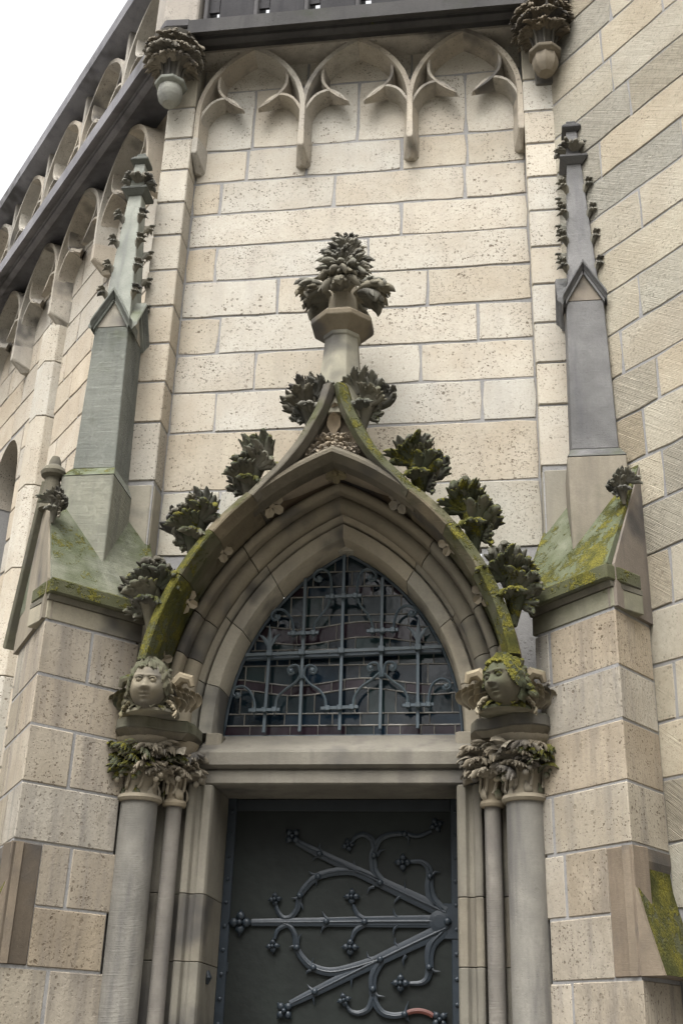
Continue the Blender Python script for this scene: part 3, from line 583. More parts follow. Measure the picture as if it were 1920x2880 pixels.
# ------------------------------------------------------------------ foliage corbels under the cornice
def corbel(s, label):
    cx, cy = s*1.245, -.285; t = thing('foliage_corbel', label, 'corbel', (cx, cy, 7.4), 'leafy corbels at the ends of the cornice')
    MB().lathe(cx, cy+.02, [(.01, 7.375), (.045, 7.385), (.075, 7.425), (.085, 7.47), (.082, 7.51), (.078, 7.525)], 20 if s < 0 else 8).build('bulb', SANDG if s < 0 else SANDL, t, smooth=True, tint=(1.5, 1.45, 1.45) if s < 0 else (.66, .61, .55), angle=30)
    MB().lathe(cx, cy+.02, [(.08, 7.52), (.108, 7.535), (.112, 7.555), (.085, 7.57), (.07, 7.575)], 8, .39).build('ring', SANDG if s < 0 else SANDL, t, bevel=.003, tint=(1.1, 1.1, 1.1) if s < 0 else (.6, .56, .51))
    bell = MB().lathe(cx, cy+.02, [(.062, 7.57), (.065, 7.64), (.085, 7.74), (.13, 7.83), (.16, 7.93)], 16).build('bell', SAND, t, smooth=True, tint=(.7, .7, .72))
    for k in range(8):
        a = 2*math.pi*k/8; mb = MB(); mb.tube([(cx+r*math.cos(a), cy+.02+r*math.sin(a), zz) for r, zz in ((.07, 7.575), (.072, 7.65), (.10, 7.75), (.15, 7.82))], [.009, .009, .011, .014], 6); mb.build('stem', SAND, bell, smooth=True, tint=(.75, .75, .76))
    for row, (zz, rad, n, sc, pit) in enumerate(((7.70, .105, 9, .135, 42), (7.775, .145, 11, .14, 52), (7.84, .17, 11, .125, 50))):
        for k in range(n):
            a = 2*math.pi*(k+.5*row)/n+rnd.uniform(-.1, .1); dr = Vector((math.cos(a), math.sin(a), 0)); rz = math.atan2(dr.x, -dr.y)
            leaf(bell, 'tan', rnd.choice((0, 4, 2)), Vector((cx, cy+.02, zz))+dr*rad*.72, (R_(pit+rnd.uniform(-10, 10)), rnd.uniform(-.3, .3), rz), (sc, sc*1.2, sc*.85), tn=tint(.15, .03, (.62, .62, .64) if s < 0 else (.46, .43, .40)))
corbel(-1, 'grey leafy corbel with round bulb under the left end of the cornice')
corbel(1, 'brown leafy corbel with faceted base under the right end of the cornice')
MB().prism([(1.33, -.12), (1.18, -.12), (1.18, -.16), (1.34, -.16)], 7.4, 7.9).build('bracket_stone', SAND, cw, bevel=.01)
# ------------------------------------------------------------------ doorway: jambs, columns, capitals, lintel, arch orders
pd = thing('doorway', 'grey moulded stone doorway with paired columns, leafy capitals and pointed arch', 'doorway', (0, -.1, 0))
RB, CX, CZ0 = 1.157, -.547, 3.17
def arch_pt(off, f, s):                         # f 0 springing .. 1 apex
    Rr = RB+off; a = f*math.acos(-CX/Rr); return (s*(CX+Rr*math.cos(a)), CZ0+Rr*math.sin(a))
def order(prof, cuts, name, mat, parent, tn=(1, 1, 1), low=3.146, var=.10, gap=.0025, soots=None, moss=0, smooth=True):
    """arch order cut into voussoirs; prof closed list of (offset, y)"""
    for s in (-1, 1):
        for i, (f0, f1) in enumerate(zip(cuts, cuts[1:])):
            rings = []; k = max(2, int((f1-f0)*22)); eps = gap/1.4
            if i == 0: rings.append([(s*(CX+RB+o), y, low) for o, y in prof])
            for q in range(k+1):
                f = f0+(f1-f0)*q/k; f += eps if q == 0 and i > 0 else 0; f -= eps if q == k and f1 < .999 else 0
                rings.append([(lambda p: (p[0], y, p[1]))(arch_pt(o, f, s)) for o, y in prof])
            MB().rings(rings).build(name, mat, parent, smooth=smooth, tint=tint(var, .04, tn), moss=moss, angle=32)
for s in (-1, 1): MB().rings([[(s*(CX+RB+o), y, 3.20) for o, y in ((.06, .0), (.37, .0), (.37, .12), (.06, .12))]]+[[(lambda p: (p[0], y, p[1]))(arch_pt(o, q/12, s)) for o, y in ((.06, .0), (.37, .0), (.37, .12), (.06, .12))] for q in range(13)]).build('arch_core', MORTAR, pd)
inner = [(.03, .125), (.034, .08), (.046, -.085), (.052, -.098), (.12, -.104), (.122, -.06), (.134, -.06), (.137, -.10), (.158, -.14), (.165, -.10), (.165, .13)]
order(inner, [0, .17, .42, .66, 1], 'voussoir', SANDL, pd, (1.1, 1.09, 1.06), var=.15)
def roll(cx_, cy_, r, a0, a1, n): return [(cx_+r*math.cos(R_(a0+(a1-a0)*i/n)), cy_+r*math.sin(R_(a0+(a1-a0)*i/n))) for i in range(n+1)]
outer = [(.166, .1), (.166, -.13)] + roll(.187, -.195, .045, 140, 325, 9) + [(.224, -.20), (.228, -.24)] + roll(.252, -.278, .026, 160, 370, 7) + [(.278, -.25), (.278, .1)]
order(outer, [0, .22, .36, .62, 1], 'roll_moulding', SANDL, pd, (.72, .69, .63), var=.28)
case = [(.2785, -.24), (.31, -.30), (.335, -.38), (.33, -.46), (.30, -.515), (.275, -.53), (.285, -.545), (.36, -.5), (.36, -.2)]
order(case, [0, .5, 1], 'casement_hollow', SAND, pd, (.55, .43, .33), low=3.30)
def jamb(s):
    pl = [Vector(p) for p in ((.612, .24), (.612, -.15), (.620, -.172), (.655, -.182), (.672, -.165), (.690, -.165), (.700, -.195), (.722, -.205), (.735, -.20), (.745, -.15), (.80, -.15), (.835, -.20), (.855, -.205), (.90, -.20), (1.03, -.28), (1.06, -.36), (1.10, -.30), (1.10, .24))]
    for a, b in ((0, 1.30), (1.30, 2.02), (2.02, 2.33), (2.33, 2.862)):
        MB().prism(pol(s, pl), a+.0015, b-.0015).build('jamb_stone', SAND, pd, bevel=.003, tint=tint(.05, .03, (1.12, 1.1, 1.05)))
    pl2 = pl[:1]+[Vector((.705, -.10)), Vector((.705, -.155))]+[Vector((.80, -.16)), Vector((1.08, -.20)), Vector((1.10, .24))]
    MB().prism(pol(s, [Vector((.706, .24)), Vector((.706, -.15)), Vector((1.08, -.22)), Vector((1.10, .24))]), 2.8625, 3.06).build('jamb_stone', SAND, pd, tint=(1.05, 1, .95))
    MB().lathe(s*.945, -.31, [(.092, 0), (.092, 1.2), (.0925, 2.0), (.092, 2.745)], 32).build('column', SANDP, pd, smooth=True, tint=(1.12, 1.1, 1.05))
    MB().lathe(s*.788, -.235, [(.040, 0), (.040, 1.3), (.040, 2.745)], 20).build('column', SANDP, pd, smooth=True, tint=(1.05, 1.0, .95))
    # capital
    cap = MB().lathe(s*.945, -.31, [(.088, 2.74), (.105, 2.742), (.114, 2.755), (.108, 2.772), (.09, 2.778), (.084, 2.80), (.085, 2.86), (.098, 2.94), (.135, 3.02), (.15, 3.035), (.152, 3.05), (.12, 3.06)], 28).build('capital', CARVEL, pd, smooth=True, tint=(.85, .84, .82), moss=.1)
    cap2 = MB().lathe(s*.788, -.235, [(.04, 2.735), (.056, 2.737), (.062, 2.75), (.056, 2.765), (.046, 2.77), (.044, 2.80), (.046, 2.87), (.06, 2.95), (.09, 3.02), (.10, 3.05), (.08, 3.06)], 22).build('capital', CARVEL, pd, smooth=True, tint=(.9, .86, .80))
    for cp, cx, cy, r0, n in ((cap, s*.945, -.31, .105, 9), (cap2, s*.788, -.235, .065, 6)):
        for row in range(3):
            for k in range(n):
                a = -math.pi*(k+.5*row+.25)/(n-.2)*1.15+.2; dr = Vector((math.cos(a), math.sin(a), 0)); rz = math.atan2(dr.x, -dr.y)
                gm = .66 if (dr.x*s > .1 and rnd.random() < .75) or (s < 0 and dr.x < .25) else .02
                base = Vector((cx, cy, (2.87, 2.93, 2.975)[row]+rnd.uniform(-.012, .012)))+dr*(r0*(.80, .92, 1.02)[row])
                leaf(cp, 'tan', rnd.choice((0, 2, 3, 4)), base, (R_((36, 42, 48)[row]+rnd.uniform(-14, 14)), rnd.uniform(-.7, .7), rz), (.125, .14, .125), moss=gm*1.15, tn=tint(.28, .03, (.62, .61, .60)))
                if row == 0 and k % 2 == 0:
                    leaf(cp, 'tan', 3, base+Vector((0, 0, -.05)), (R_(150), rnd.uniform(-.7, .7), rz), (.07, .08, .075), moss=gm, tn=tint(.15, .03))
                    mb = MB(); mb.ball(base+dr*.05+Vector((0, 0, -.02)), .016, 8); mb.ball(base+dr*.052+Vector((.02, 0, .0)), .014, 8); mb.build('berry', CARVEL, cp, smooth=True, tint=tint(.15), moss=gm)
        for k in range(4):
            a = -math.pi*(k+.6)/4.2; mb = MB(); rr = r0*.92
            mb.tube([(cx+rr*.85*math.cos(a-.3), cy+rr*.85*math.sin(a-.3), 2.795), (cx+rr*math.cos(a-.12), cy+rr*math.sin(a-.12), 2.81), (cx+rr*math.cos(a), cy+rr*math.sin(a), 2.85), (cx+rr*1.02*math.cos(a), cy+rr*1.02*math.sin(a), 2.92)], [.008, .009, .007, .006], 6); mb.build('stem', CARVEL, cp, smooth=True)
    # abacus
    ab = [(1.105, -.25), (1.10, -.36), (1.055, -.455), (.985, -.495), (.90, -.485), (.835, -.43), (.775, -.385), (.715, -.37), (.69, -.29), (.69, -.155), (1.105, -.155)]
    c = Vector((.93, -.27)); shr = lambda f: [c+(Vector(p)-c)*f for p in ab]
    MB().prism(pol(s, shr(.86)), 3.045, 3.075, pol(s, shr(1))).build('abacus', SAND, pd, tint=(.95, .9, .8), moss=.25 if s < 0 else .08)
    MB().prism(pol(s, shr(1)), 3.0755, 3.14, pol(s, shr(.985))).build('abacus', SAND, pd, bevel=.008, tint=(.95, .95, .85), moss=.40 if s < 0 else .12)
for s in (-1, 1): jamb(s)
lint = [(.24, 2.864), (-.160, 2.864), (-.17, 2.872), (-.17, 2.930), (-.155, 2.944), (-.19, 2.952), (-.20, 2.958), (-.20, 3.02), (-.192, 3.034), (.04, 3.165), (.24, 3.165)]
MB().rings([[(x, y, z) for y, z in lint] for x in (-.704, -.3, .25, .704)]).build('lintel', SAND, pd, smooth=True, tint=(1.02, 1.02, 1.02), angle=20)
for s in (-1, 1): MB().prism(pol(s, [Vector(p) for p in ((.606, .11), (.606, -.088), (.622, -.106), (.688, -.108), (.688, .11))]), 2.99, 3.145).build('springer_stone', SANDL, pd, bevel=.004, tint=(.8, .78, .74))
# ------------------------------------------------------------------ hood mould with ogee top, crockets and finial
hm = thing('hood_mould', 'mossy crocketed ogee hood mould rising to a leafy finial over the doorway', 'hood mould', (0, -.5, 3.2))
def sweep2(path, prof, s, name, mat, moss, tn, parent=hm, cap=True):      # path (x,z); prof (n,y), n to the outer side
    rings = []
    for i, (x, z) in enumerate(path):
        a = path[max(i-1, 0)]; b = path[min(i+1, len(path)-1)]; t = Vector((b[0]-a[0], b[1]-a[1])).normalized(); nx, nz = t.y, -t.x
        rings.append([(s*max(x+nx*n, -.0 if False else x+nx*n), y, z+nz*n) for n, y in prof])
    return MB().rings(rings).build(name, mat, parent, smooth=True, moss=moss, tint=tn, angle=25)
def hp(a): return (CX+1.457*math.cos(a), CZ0+1.457*math.sin(a))
A0, A1, A2 = math.asin((3.385-CZ0)/1.457), R_(27), R_(49)
PR = [(-.032, -.535), (-.004, -.618), (.006, -.620), (.050, -.585), (.056, -.50), (.056, .0), (-.02, -.2), (-.02, -.45)]
for s in (-1, 1):
    m1, m2 = (.86, .62) if s < 0 else (.92, .74)
    seg = lambda a, b: [hp(a+(b-a)*i/8) for i in range(9)]
    sweep2(seg(A0, A1-.002), PR, s, 'hood_stone', HOOD, m1, (1, 1, .95))
    sweep2(seg(A1+.002, R_(38)-.001), PR, s, 'hood_stone', HOOD, m2, (1.15, 1.1, 1.0)); sweep2(seg(R_(38)+.001, A2-.002), PR, s, 'hood_stone', HOOD, m2*.6, (1.15, 1.05, .92))
    og = spline([hp(A2+.002), (.335, 4.355), (.28, 4.412), (.222, 4.484), (.157, 4.580), (.098, 4.695), (.052, 4.80), (.016, 4.935)], 4)
    P2 = [(-.024, -.565), (-.002, -.612), (.006, -.612), (.045, -.582), (.062, -.50), (.062, -.02), (-.012, -.02), (-.012, -.45)]
    sweep2(og, P2, s, 'ogee_stone', HOOD, .34 if s < 0 else .58, (1.0, .98, 1.02))
small = [(.272, -.54), (.30, -.60), (.318, -.60), (.345, -.57), (.345, -.35), (.272, -.45)]
order(small, [.55, .78, 1], 'arch_fillet', HOOD, hm, (1.0, .9, .85), low=3.9, moss=0) if False else None
for s in (-1, 1):
    rings = [[(lambda p: (p[0], y, p[1]))(arch_pt(o, f, s)) for o, y in small] for f in [.70+.30*i/8 for i in range(9)]]
    MB().rings(rings).build('arch_fillet', HOOD, hm, smooth=True, tint=(.85, .82, .80), angle=25)
# carved triangle between the ogee and the arch
ty = [(-.33, 4.36), (-.22, 4.46), (-.10, 4.66), (0, 4.90), (.10, 4.66), (.22, 4.46), (.33, 4.36), (.15, 4.45), (0, 4.52), (-.15, 4.45)]
mb = MB(); mb.rings([[(x, y, z) for x, z in ty] for y in (-.1, -.49)]); tym = mb.build('leaf_panel', CARVEL, hm, tint=(.8, .76, .74))
for i in range(15):
    x_ = -.15+.30*i/14; z_ = 4.535-.10*abs(x_)+.012*(i % 3)
    leaf(tym, 'tan', rnd.choice((0, 2, 4)), (x_, -.50, z_), (R_(8), rnd.uniform(-1.0, 1.0), rnd.uniform(-.3, .3)), (.085, .09, .085), tn=tint(.2, .03, (.95, .92, .94)))
for i in range(9): leaf(tym, 'tan', rnd.choice((0, 2, 4)), (-.085+.17*i/8, -.50, 4.605+.012*(i % 2)), (R_(8), rnd.uniform(-.8, .8), 0), (.08, .09, .08), tn=tint(.2, .03, (1.05, 1.0, .98)))
leaf(tym, 'tan', 3, (-.012, -.515, 4.645), (R_(0), .1, 0), (.13, .12, .16), tn=(1.1, 1, .9)); leaf(tym, 'tan', 3, (.018, -.515, 4.72), (R_(0), -.15, 0), (.10, .12, .14), tn=(1.05, .98, .9))
for s in (-1, 1):
    ms = 1 if s > 0 else .55
    crocket(hm, (s*.925, -.50, 3.70), (s*.35, .93), .54, .62*ms+.2, mir=s)
    crocket(hm, (s*.735, -.49, 4.08), (s*.15, .98), .54, .6*ms+.22, mir=s)
    crocket(hm, (s*.455, -.48, 4.385), (s*.1, .99), .51, .6*ms+.22, mir=s)
    crocket(hm, (s*.150, -.46, 4.83), (s*.4, .91), .50, .34 if s > 0 else .08, mir=s)
    for f, r in ((.16, .055), (.36, .06), (.55, .058), (.765, .066)):
        p = arch_pt(.292, f, s); mb = MB(); flower(mb, (p[0], -.41, p[1]), r*1.1, 5, (-s*.4, -.8, -.45), f*9); mb.build('flower', CARVEL, hm, smooth=True, tint=tint(.12, .03, (1.0, .97, .92)))
mb = MB(); flower(mb, (0, -.44, 4.475), .062, 6, (0, -.7, -.7)); mb.build('flower', CARVEL, hm, smooth=True, tint=(.6, .56, .4))
fx, fy = 0.008, -.42
neck = MB().lathe(fx, fy, [(.15, 4.78), (.135, 4.92), (.122, 5.05), (.108, 5.20), (.100, 5.31), (.108, 5.315), (.112, 5.335), (.10, 5.345)], 8, R_(22.5)).build('finial_neck', SANDL, hm, tint=(1.0, 1.02, .95), bevel=.003)
MB().lathe(fx, fy, [(.10, 5.33), (.185, 5.40), (.188, 5.43), (.12, 5.485), (.09, 5.50)], 8, R_(22.5)).build('finial_collar', SANDL, hm, tint=(.62, .56, .48), bevel=.004)
fin = MB().lathe(fx, fy, [(.092, 5.49), (.085, 5.62), (.08, 5.72), (.070, 5.80), (.06, 5.9), (.03, 5.97)], 8, R_(22.5)).build('finial', SANDL, hm, tint=(.9, .86, .78), bevel=.003)
for a, tl in ((0, 78), (math.pi/2, 55), (-math.pi/2, 70), (math.pi, 78)):
    dr = Vector((math.cos(a), math.sin(a), 0)); rz = math.atan2(dr.x, -dr.y); b = Vector((fx, fy, 5.60))+dr*.05
    leaf(fin, 'dark', 0, b, (R_(50), 0, rz), (.24, .26, .30), tn=(1.1, 1.05, .95)); leaf(fin, 'dark', 4, b+Vector((0, 0, .05))+dr*.04, (R_(42), .2, rz), (.22, .24, .24), moss=.12)
    leaf(fin, 'dark', 2, b+Vector((0, 0, .02))+dr*.02, (R_(70), -.2, rz), (.2, .24, .22), moss=.05)
for row, (zz, n, sc, pit, rr) in enumerate(((5.74, 8, .19, 26, .06), (5.80, 8, .185, 18, .06), (5.86, 7, .175, 14, .05), (5.92, 6, .15, 8, .04), (5.97, 5, .13, 3, .03))):
    for k in range(n):
        a = 2*math.pi*(k+.5*row)/n; dr = Vector((math.cos(a), math.sin(a), 0)); rz = math.atan2(dr.x, -dr.y)
        leaf(fin, 'dark', rnd.choice((0, 1, 4)), Vector((fx, fy, zz))+dr*rr*.8, (R_(pit*.8), rnd.uniform(-.2, .2), rz), (sc*.72, sc*.9, sc*.95), moss=.03)
# ------------------------------------------------------------------ angel busts on the capitals
def head_mesh(mat, w=.080, dpt=.084, h=.103):
    nu, nv = 96, 72; vs = []; G = lambda x, z, x0, z0, sx, sz: math.exp(-((x-x0)/sx)**2-((z-z0)/sz)**2)
    for j in range(nv+1):
        el = math.pi*(j/nv-.5)
        for i in range(nu):
            az = 2*math.pi*i/nu; cx_, sx_ = math.cos(el)*math.cos(az), math.cos(el)*math.sin(az)   # x right, y back
            X, Y, Z = cx_, sx_, math.sin(el)
            jaw = 1-.20*max(0, -Z-.25)**1.2; x, y, z = w*X*jaw, dpt*Y*(1-.06*max(0, -Z)), h*Z
            if Y < 0:
                f = min(1, -Y*2.2); a, b = X, Z; d = 0
                nb = max(0, min(1, (.16-b)/.42)) if b > -.26 else 0
                d += .026*G(a, 0, 0, 0, .11+.05*nb, 9)*nb*(1 if b > -.24 else max(0, 1-(-.24-b)/.05))
                for q in (-1, 1):
                    d += .008*G(a, b, q*.13, -.20, .07, .06)             # nostril wings
                    d -= .022*G(a, b, q*.34, .10, .19, .125)             # socket
                    d += .0175*G(a, b, q*.34, .085, .12, .070)           # eyeball
                    d += .0035*G(a, b, q*.34, .165, .17, .028)           # upper lid
                    d -= .0065*G(a, b, q*.34, .085, .035, .035)           # pupil
                    d += .010*G(a, b, q*.32, .255, .24, .05)           # brow
                    d += .0085*G(a, b, q*.48, -.28, .24, .24)            # cheek
                    d -= .003*G(a, b, q*.20, -.44, .05, .09)
                d += .0095*G(a, b, 0, -.42, .19, .042)*(1-.25*G(a, b, 0, -.40, .03, .05)) + .0095*G(a, b, 0, -.555, .16, .048)   # lips
                d -= .0085*G(a, b, 0, -.485, .21, .024); d -= .004*G(a, b, 0, -.65, .2, .05)
                d += .010*G(a, b, 0, -.80, .22, .14)                      # chin
                y -= d*f
            vs.append((x, y, z))
    fs = [(j*nu+i, j*nu+(i+1) % nu, (j+1)*nu+(i+1) % nu, (j+1)*nu+i) for j in range(nv) for i in range(nu)]
    mb = MB(); mb.add(vs, fs); me = mb.mesh('head', mat, smooth=True, angle=180)
    bm = bmesh.new(); bm.from_mesh(me); bmesh.ops.remove_doubles(bm, verts=bm.verts, dist=1e-5); bm.to_mesh(me); bm.free(); return me
def hair_mesh(mat, curl=1.0, seed=0, w=.085, dpt=.090, h=.111):
    nu, nv = 96, 64; vs = []; keep = []
    for j in range(nv+1):
        el = math.pi*(j/nv-.5)
        for i in range(nu):
            az = 2*math.pi*i/nu; X, Y, Z = math.cos(el)*math.cos(az), math.cos(el)*math.sin(az), math.sin(el)
            wave = math.sin(9*az+6*Z*curl+seed)*.5+.5*math.sin(15*Z+5*math.sin(az*3+seed)+az*2*curl)
            r = 1+.075*wave+.04*math.sin(23*az+11*Z)+.05*max(0, -Z+.2)*(abs(X) > .4)
            fr_ = max(0, -Y)                                                # frontness
            line = .50-.10*abs(X)*2.2 if fr_ > 0 else -.75
            if fr_ > 0:
                line = .56 - .95*max(0, abs(X)-.52)/.4 + .05*math.cos(X*10)
                line = max(line, -.75)
            vs.append((w*X*r, dpt*Y*r, h*Z*r)); keep.append(Z > line)
    fs = []
    for j in range(nv):
        for i in range(nu):
            q = (j*nu+i, j*nu+(i+1) % nu, (j+1)*nu+(i+1) % nu, (j+1)*nu+i)
            if all(keep[k] for k in q): fs.append(q)
    inn = [(x*.86, y*.86, z*.86) for x, y, z in vs]; n = len(vs); ed = {}
    for q in fs:
        for a, b in zip(q, q[1:]+q[:1]): ed[(a, b)] = 1
    side = [(b, a, a+n, b+n) for a, b in ed if (b, a) not in ed]
    mb = MB(); mb.add(vs+inn, fs+[tuple(k+n for k in q[::-1]) for q in fs]+side); me = mb.mesh('hair', mat, smooth=True, angle=60)
    bm = bmesh.new(); bm.from_mesh(me); bmesh.ops.delete(bm, geom=[v for v in bm.verts if not v.link_faces], context='VERTS'); bm.to_mesh(me); bm.free(); return me
def bust(s, label, yaw, pitch, roll_, tn, ms, hairms, curl, c):
    t = thing('angel_bust', label, 'angel head', (s*.9, -.42, 3.14), 'carved angel heads where the hood mould ends')
    M = Matrix.Translation(c) @ Matrix.Rotation(yaw, 4, 'Z') @ Matrix.Rotation(pitch, 4, 'X') @ Matrix.Rotation(roll_, 4, 'Y') @ Matrix.Scale(1.2, 4)
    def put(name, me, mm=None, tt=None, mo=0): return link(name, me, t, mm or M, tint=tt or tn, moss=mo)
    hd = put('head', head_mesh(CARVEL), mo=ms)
    put('hair', hair_mesh(CARVE, curl, 1.3*s), tt=(.75, .72, .60) if s < 0 else (.7, .68, .5), mo=hairms)
    for q in (-1, 1):
        mb = MB(); mb.ball((q*.0275, -.0675, .0095), .0125, 12, (1.15, 1, .85)); eb = mb.mesh('eye', CARVEL, True); put('eye', eb, mo=ms)
        mb = MB(); mb.tube([(q*.0275+.016*math.cos(R_(k)), -.0715-.0075*math.sin(R_(k))-.002, .0105+.011*math.sin(R_(k))) for k in range(10, 171, 16)], .0026, 6); put('eyelid', mb.mesh('eyelid', CARVEL, True), mo=ms)
        mb = MB(); pts = [(q*(.074+.012*math.sin(a)), .012-.012*math.cos(a), .006+.026*math.cos(a)) for a in [R_(k*36) for k in range(10)]]
        mb.tube(pts, .0065, 6); mb.ball((q*.076, .012, .004), .014, 8, (.5, 1, 1.4)); put('ear', mb.mesh('ear', CARVEL, True), mo=ms)
        for k in range(5):      # side locks
            mb = MB(); a0 = .5+k*.45; pts = [(q*(.070+.006*k+.010*math.cos(a0+u*5)), .015+.018*k*.5+.010*math.sin(a0+u*5), .075-.030*k-u*.035) for u in [i/8 for i in range(9)]]
            mb.tube(pts, [.008+.007*math.sin(math.pi*i/8) for i in range(9)], 7); put('curl', mb.mesh('curl', CARVE, True), tt=(.85, .8, .68) if s < 0 else (.75, .72, .55), mo=hairms)
    C = Vector(c)
    mb = MB(); mb.rings([[(C.x+r*1.05*math.cos(a)+0, C.y+.10+r*.95*math.sin(a), z_) for a in [2*math.pi*k/20 for k in range(20)]] for r, z_ in ((.13, 3.136), (.128, 3.15), (.10, 3.165), (.075, 3.18), (.060, 3.20), (.055, 3.26))]); mb.build('shoulders', CARVE, t, smooth=True, tint=(1.5, 1.45, 1.3), moss=ms+.15)
    for k in range(6):          # leafy collar under the chin
        a = -math.pi*(k+.5)/6; dr = Vector((math.cos(a), math.sin(a), 0)); rz = math.atan2(dr.x, -dr.y)
        leaf(t, 'dark', 3, Vector((C.x, C.y+.08, 3.165))+dr*.055, (R_(68+8*(k % 2)), 0, rz), (.085, .08, .075), moss=ms+.2, tn=(1.5, 1.4, 1.2))
    for q in (-1, 1):           # wings: overlapping feathers rising behind the head
        inn = q != s; gm = (.04 if inn else .55) if s < 0 else (.15 if inn else .2)
        tw = lambda: tint(.12, .03, (.80, .77, .70) if inn or s > 0 else (.55, .55, .45))
        for row, (n_, ln, dz) in enumerate(((5, .17, .06), (4, .14, .03), (3, .10, .0))):
            for k in range(n_):
                leaf(t, 'tan', 3, (C.x+q*(.085+.022*k+.006*row), C.y+.13-.022*row+.01*k, 3.155+dz*.3), (R_(4+3*row), q*R_(6+9*k), R_(-q*12)), (.10, .09, ln*(1-.05*k)), tn=tw(), moss=gm)
        leaf(t, 'tan', 2, (C.x+q*.10, C.y+.07, 3.145), (R_(30), q*R_(60), 0), (.085, .09, .085), tn=tw(), moss=gm*.6)
        mb = MB(); mb.tube([(C.x+q*.085, C.y+.12, 3.29), (C.x+q*.13, C.y+.11, 3.335), (C.x+q*.175, C.y+.115, 3.325), (C.x+q*.185, C.y+.12, 3.29)], [.03, .033, .026, .015], 9); mb.build('wing_scroll', CARVEL, t, smooth=True, tint=tw(), moss=gm)
    return t
bust(-1, 'pale stone angel head facing the viewer above the left capital', R_(6), R_(4), R_(2), (.72, .71, .66), .12, .36, .4, (-.872, -.572, 3.262))
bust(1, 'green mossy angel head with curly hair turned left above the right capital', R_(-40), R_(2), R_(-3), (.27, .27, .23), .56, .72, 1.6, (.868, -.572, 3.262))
# ------------------------------------------------------------------ leaded window
wd = thing('leaded_window', 'dark pointed leaded window of stained glass panes above the lintel', 'window', (0, .1, 3.17))
def cp(x, y, Y=.085): return at(600+x/2.1778, 1500+y/2.1778, Y)
arch_poly = []
for s, fr in ((1, [i/14 for i in range(15)]), (-1, [1-i/14 for i in range(1, 15)])): arch_poly += [arch_pt(.036, f, s) for f in fr]
arch_poly = arch_poly                            # closed along the sill
def clip(poly, cl):
    out = poly
    for i in range(len(cl)):
        a, b = cl[i], cl[(i+1) % len(cl)]; ins = lambda p: (b[0]-a[0])*(p[1]-a[1])-(b[1]-a[1])*(p[0]-a[0]) >= -1e-9
        inp, out = out, []
        for k in range(len(inp)):
            p, q = inp[k-1], inp[k]
            if ins(p) != ins(q):
                d1 = (b[0]-a[0])*(p[1]-a[1])-(b[1]-a[1])*(p[0]-a[0]); d2 = (b[0]-a[0])*(q[1]-a[1])-(b[1]-a[1])*(q[0]-a[0]); t = d1/(d1-d2)
                out.append((p[0]+(q[0]-p[0])*t, p[1]+(q[1]-p[1])*t))
            if ins(q): out.append(q)
        if not out: return []
    return out
def wavy(x, a): return a*math.sin(x*9.5)
zr = [3.165, 3.235, 3.30, 3.42, 3.475, 3.57, 3.66, 3.71, 3.80, 3.86, 3.97, 4.03, 4.12, 4.25]
wine = {0, 3, 7, 10}
for i in range(len(zr)-1):
    xs = [-.64]; x = -.64+rnd.uniform(.06, .16)
    amp = .022 if i in (2, 3) else 0.0
    while x < .60:
        xs.append(x); x += rnd.choice((.07, .11, .15, .19, .22))
    xs.append(.64); fz = lambda k, x_: zr[k]+(.020*math.sin(x_*8.5+.6) if k in (3, 4, 7, 8) else 0)
    for a, b in zip(xs, xs[1:]):
        po = [(a, fz(i, a)), ((a+b)/2, fz(i, (a+b)/2)), (b, fz(i, b)), (b, fz(i+1, b)), ((a+b)/2, fz(i+1, (a+b)/2)), (a, fz(i+1, a))]
        po = clip(po, arch_poly)
        if len(po) < 3: continue
        ar = abs(sum(p[0]*q[1]-q[0]*p[1] for p, q in zip(po, po[1:]+po[:1])))/2
        if ar < 2e-4: continue
        tn = (2.2, .75, .85) if i in wine and rnd.random() < .85 else rnd.choice([(1, 1, 1), (.7, .8, .9), (1.2, 1.3, 1.1), (.5, .55, .7), (.9, 1.0, 1.3)])
        rx, ry = rnd.uniform(-.012, .012), rnd.uniform(-.012, .012); cx_ = sum(p[0] for p in po)/len(po); cz_ = sum(p[1] for p in po)/len(po)
        MB().rings([[(x_, .100+dy+rx*(x_-cx_)+ry*(z_-cz_), z_) for x_, z_ in po] for dy in (.006, 0)]).build('pane', GLASS, wd, tint=tn)
        mb = MB(); pts = [(x_, .097, z_) for x_, z_ in po]; mb.tube(pts+[pts[0], pts[1]], .0042, 5); mb.build('came', CAME, wd, tint=tint(.3))
MB().rings([[(x_, y_, z_) for x_, z_ in arch_poly] for y_ in (.12, .14)]).build('backing', DARK, wd)
fp = [arch_pt(.028, f, 1) for f in [i/16 for i in range(17)]]; fp = fp+[(-x_, z_) for x_, z_ in fp[::-1][1:]]; fp = fp+[fp[0]]
mb = MB(); mb.tube([(x_, .082, z_) for x_, z_ in fp], .011, 6); mb.build('window_frame', IRON, wd, smooth=True, tint=(.6, .65, .7))
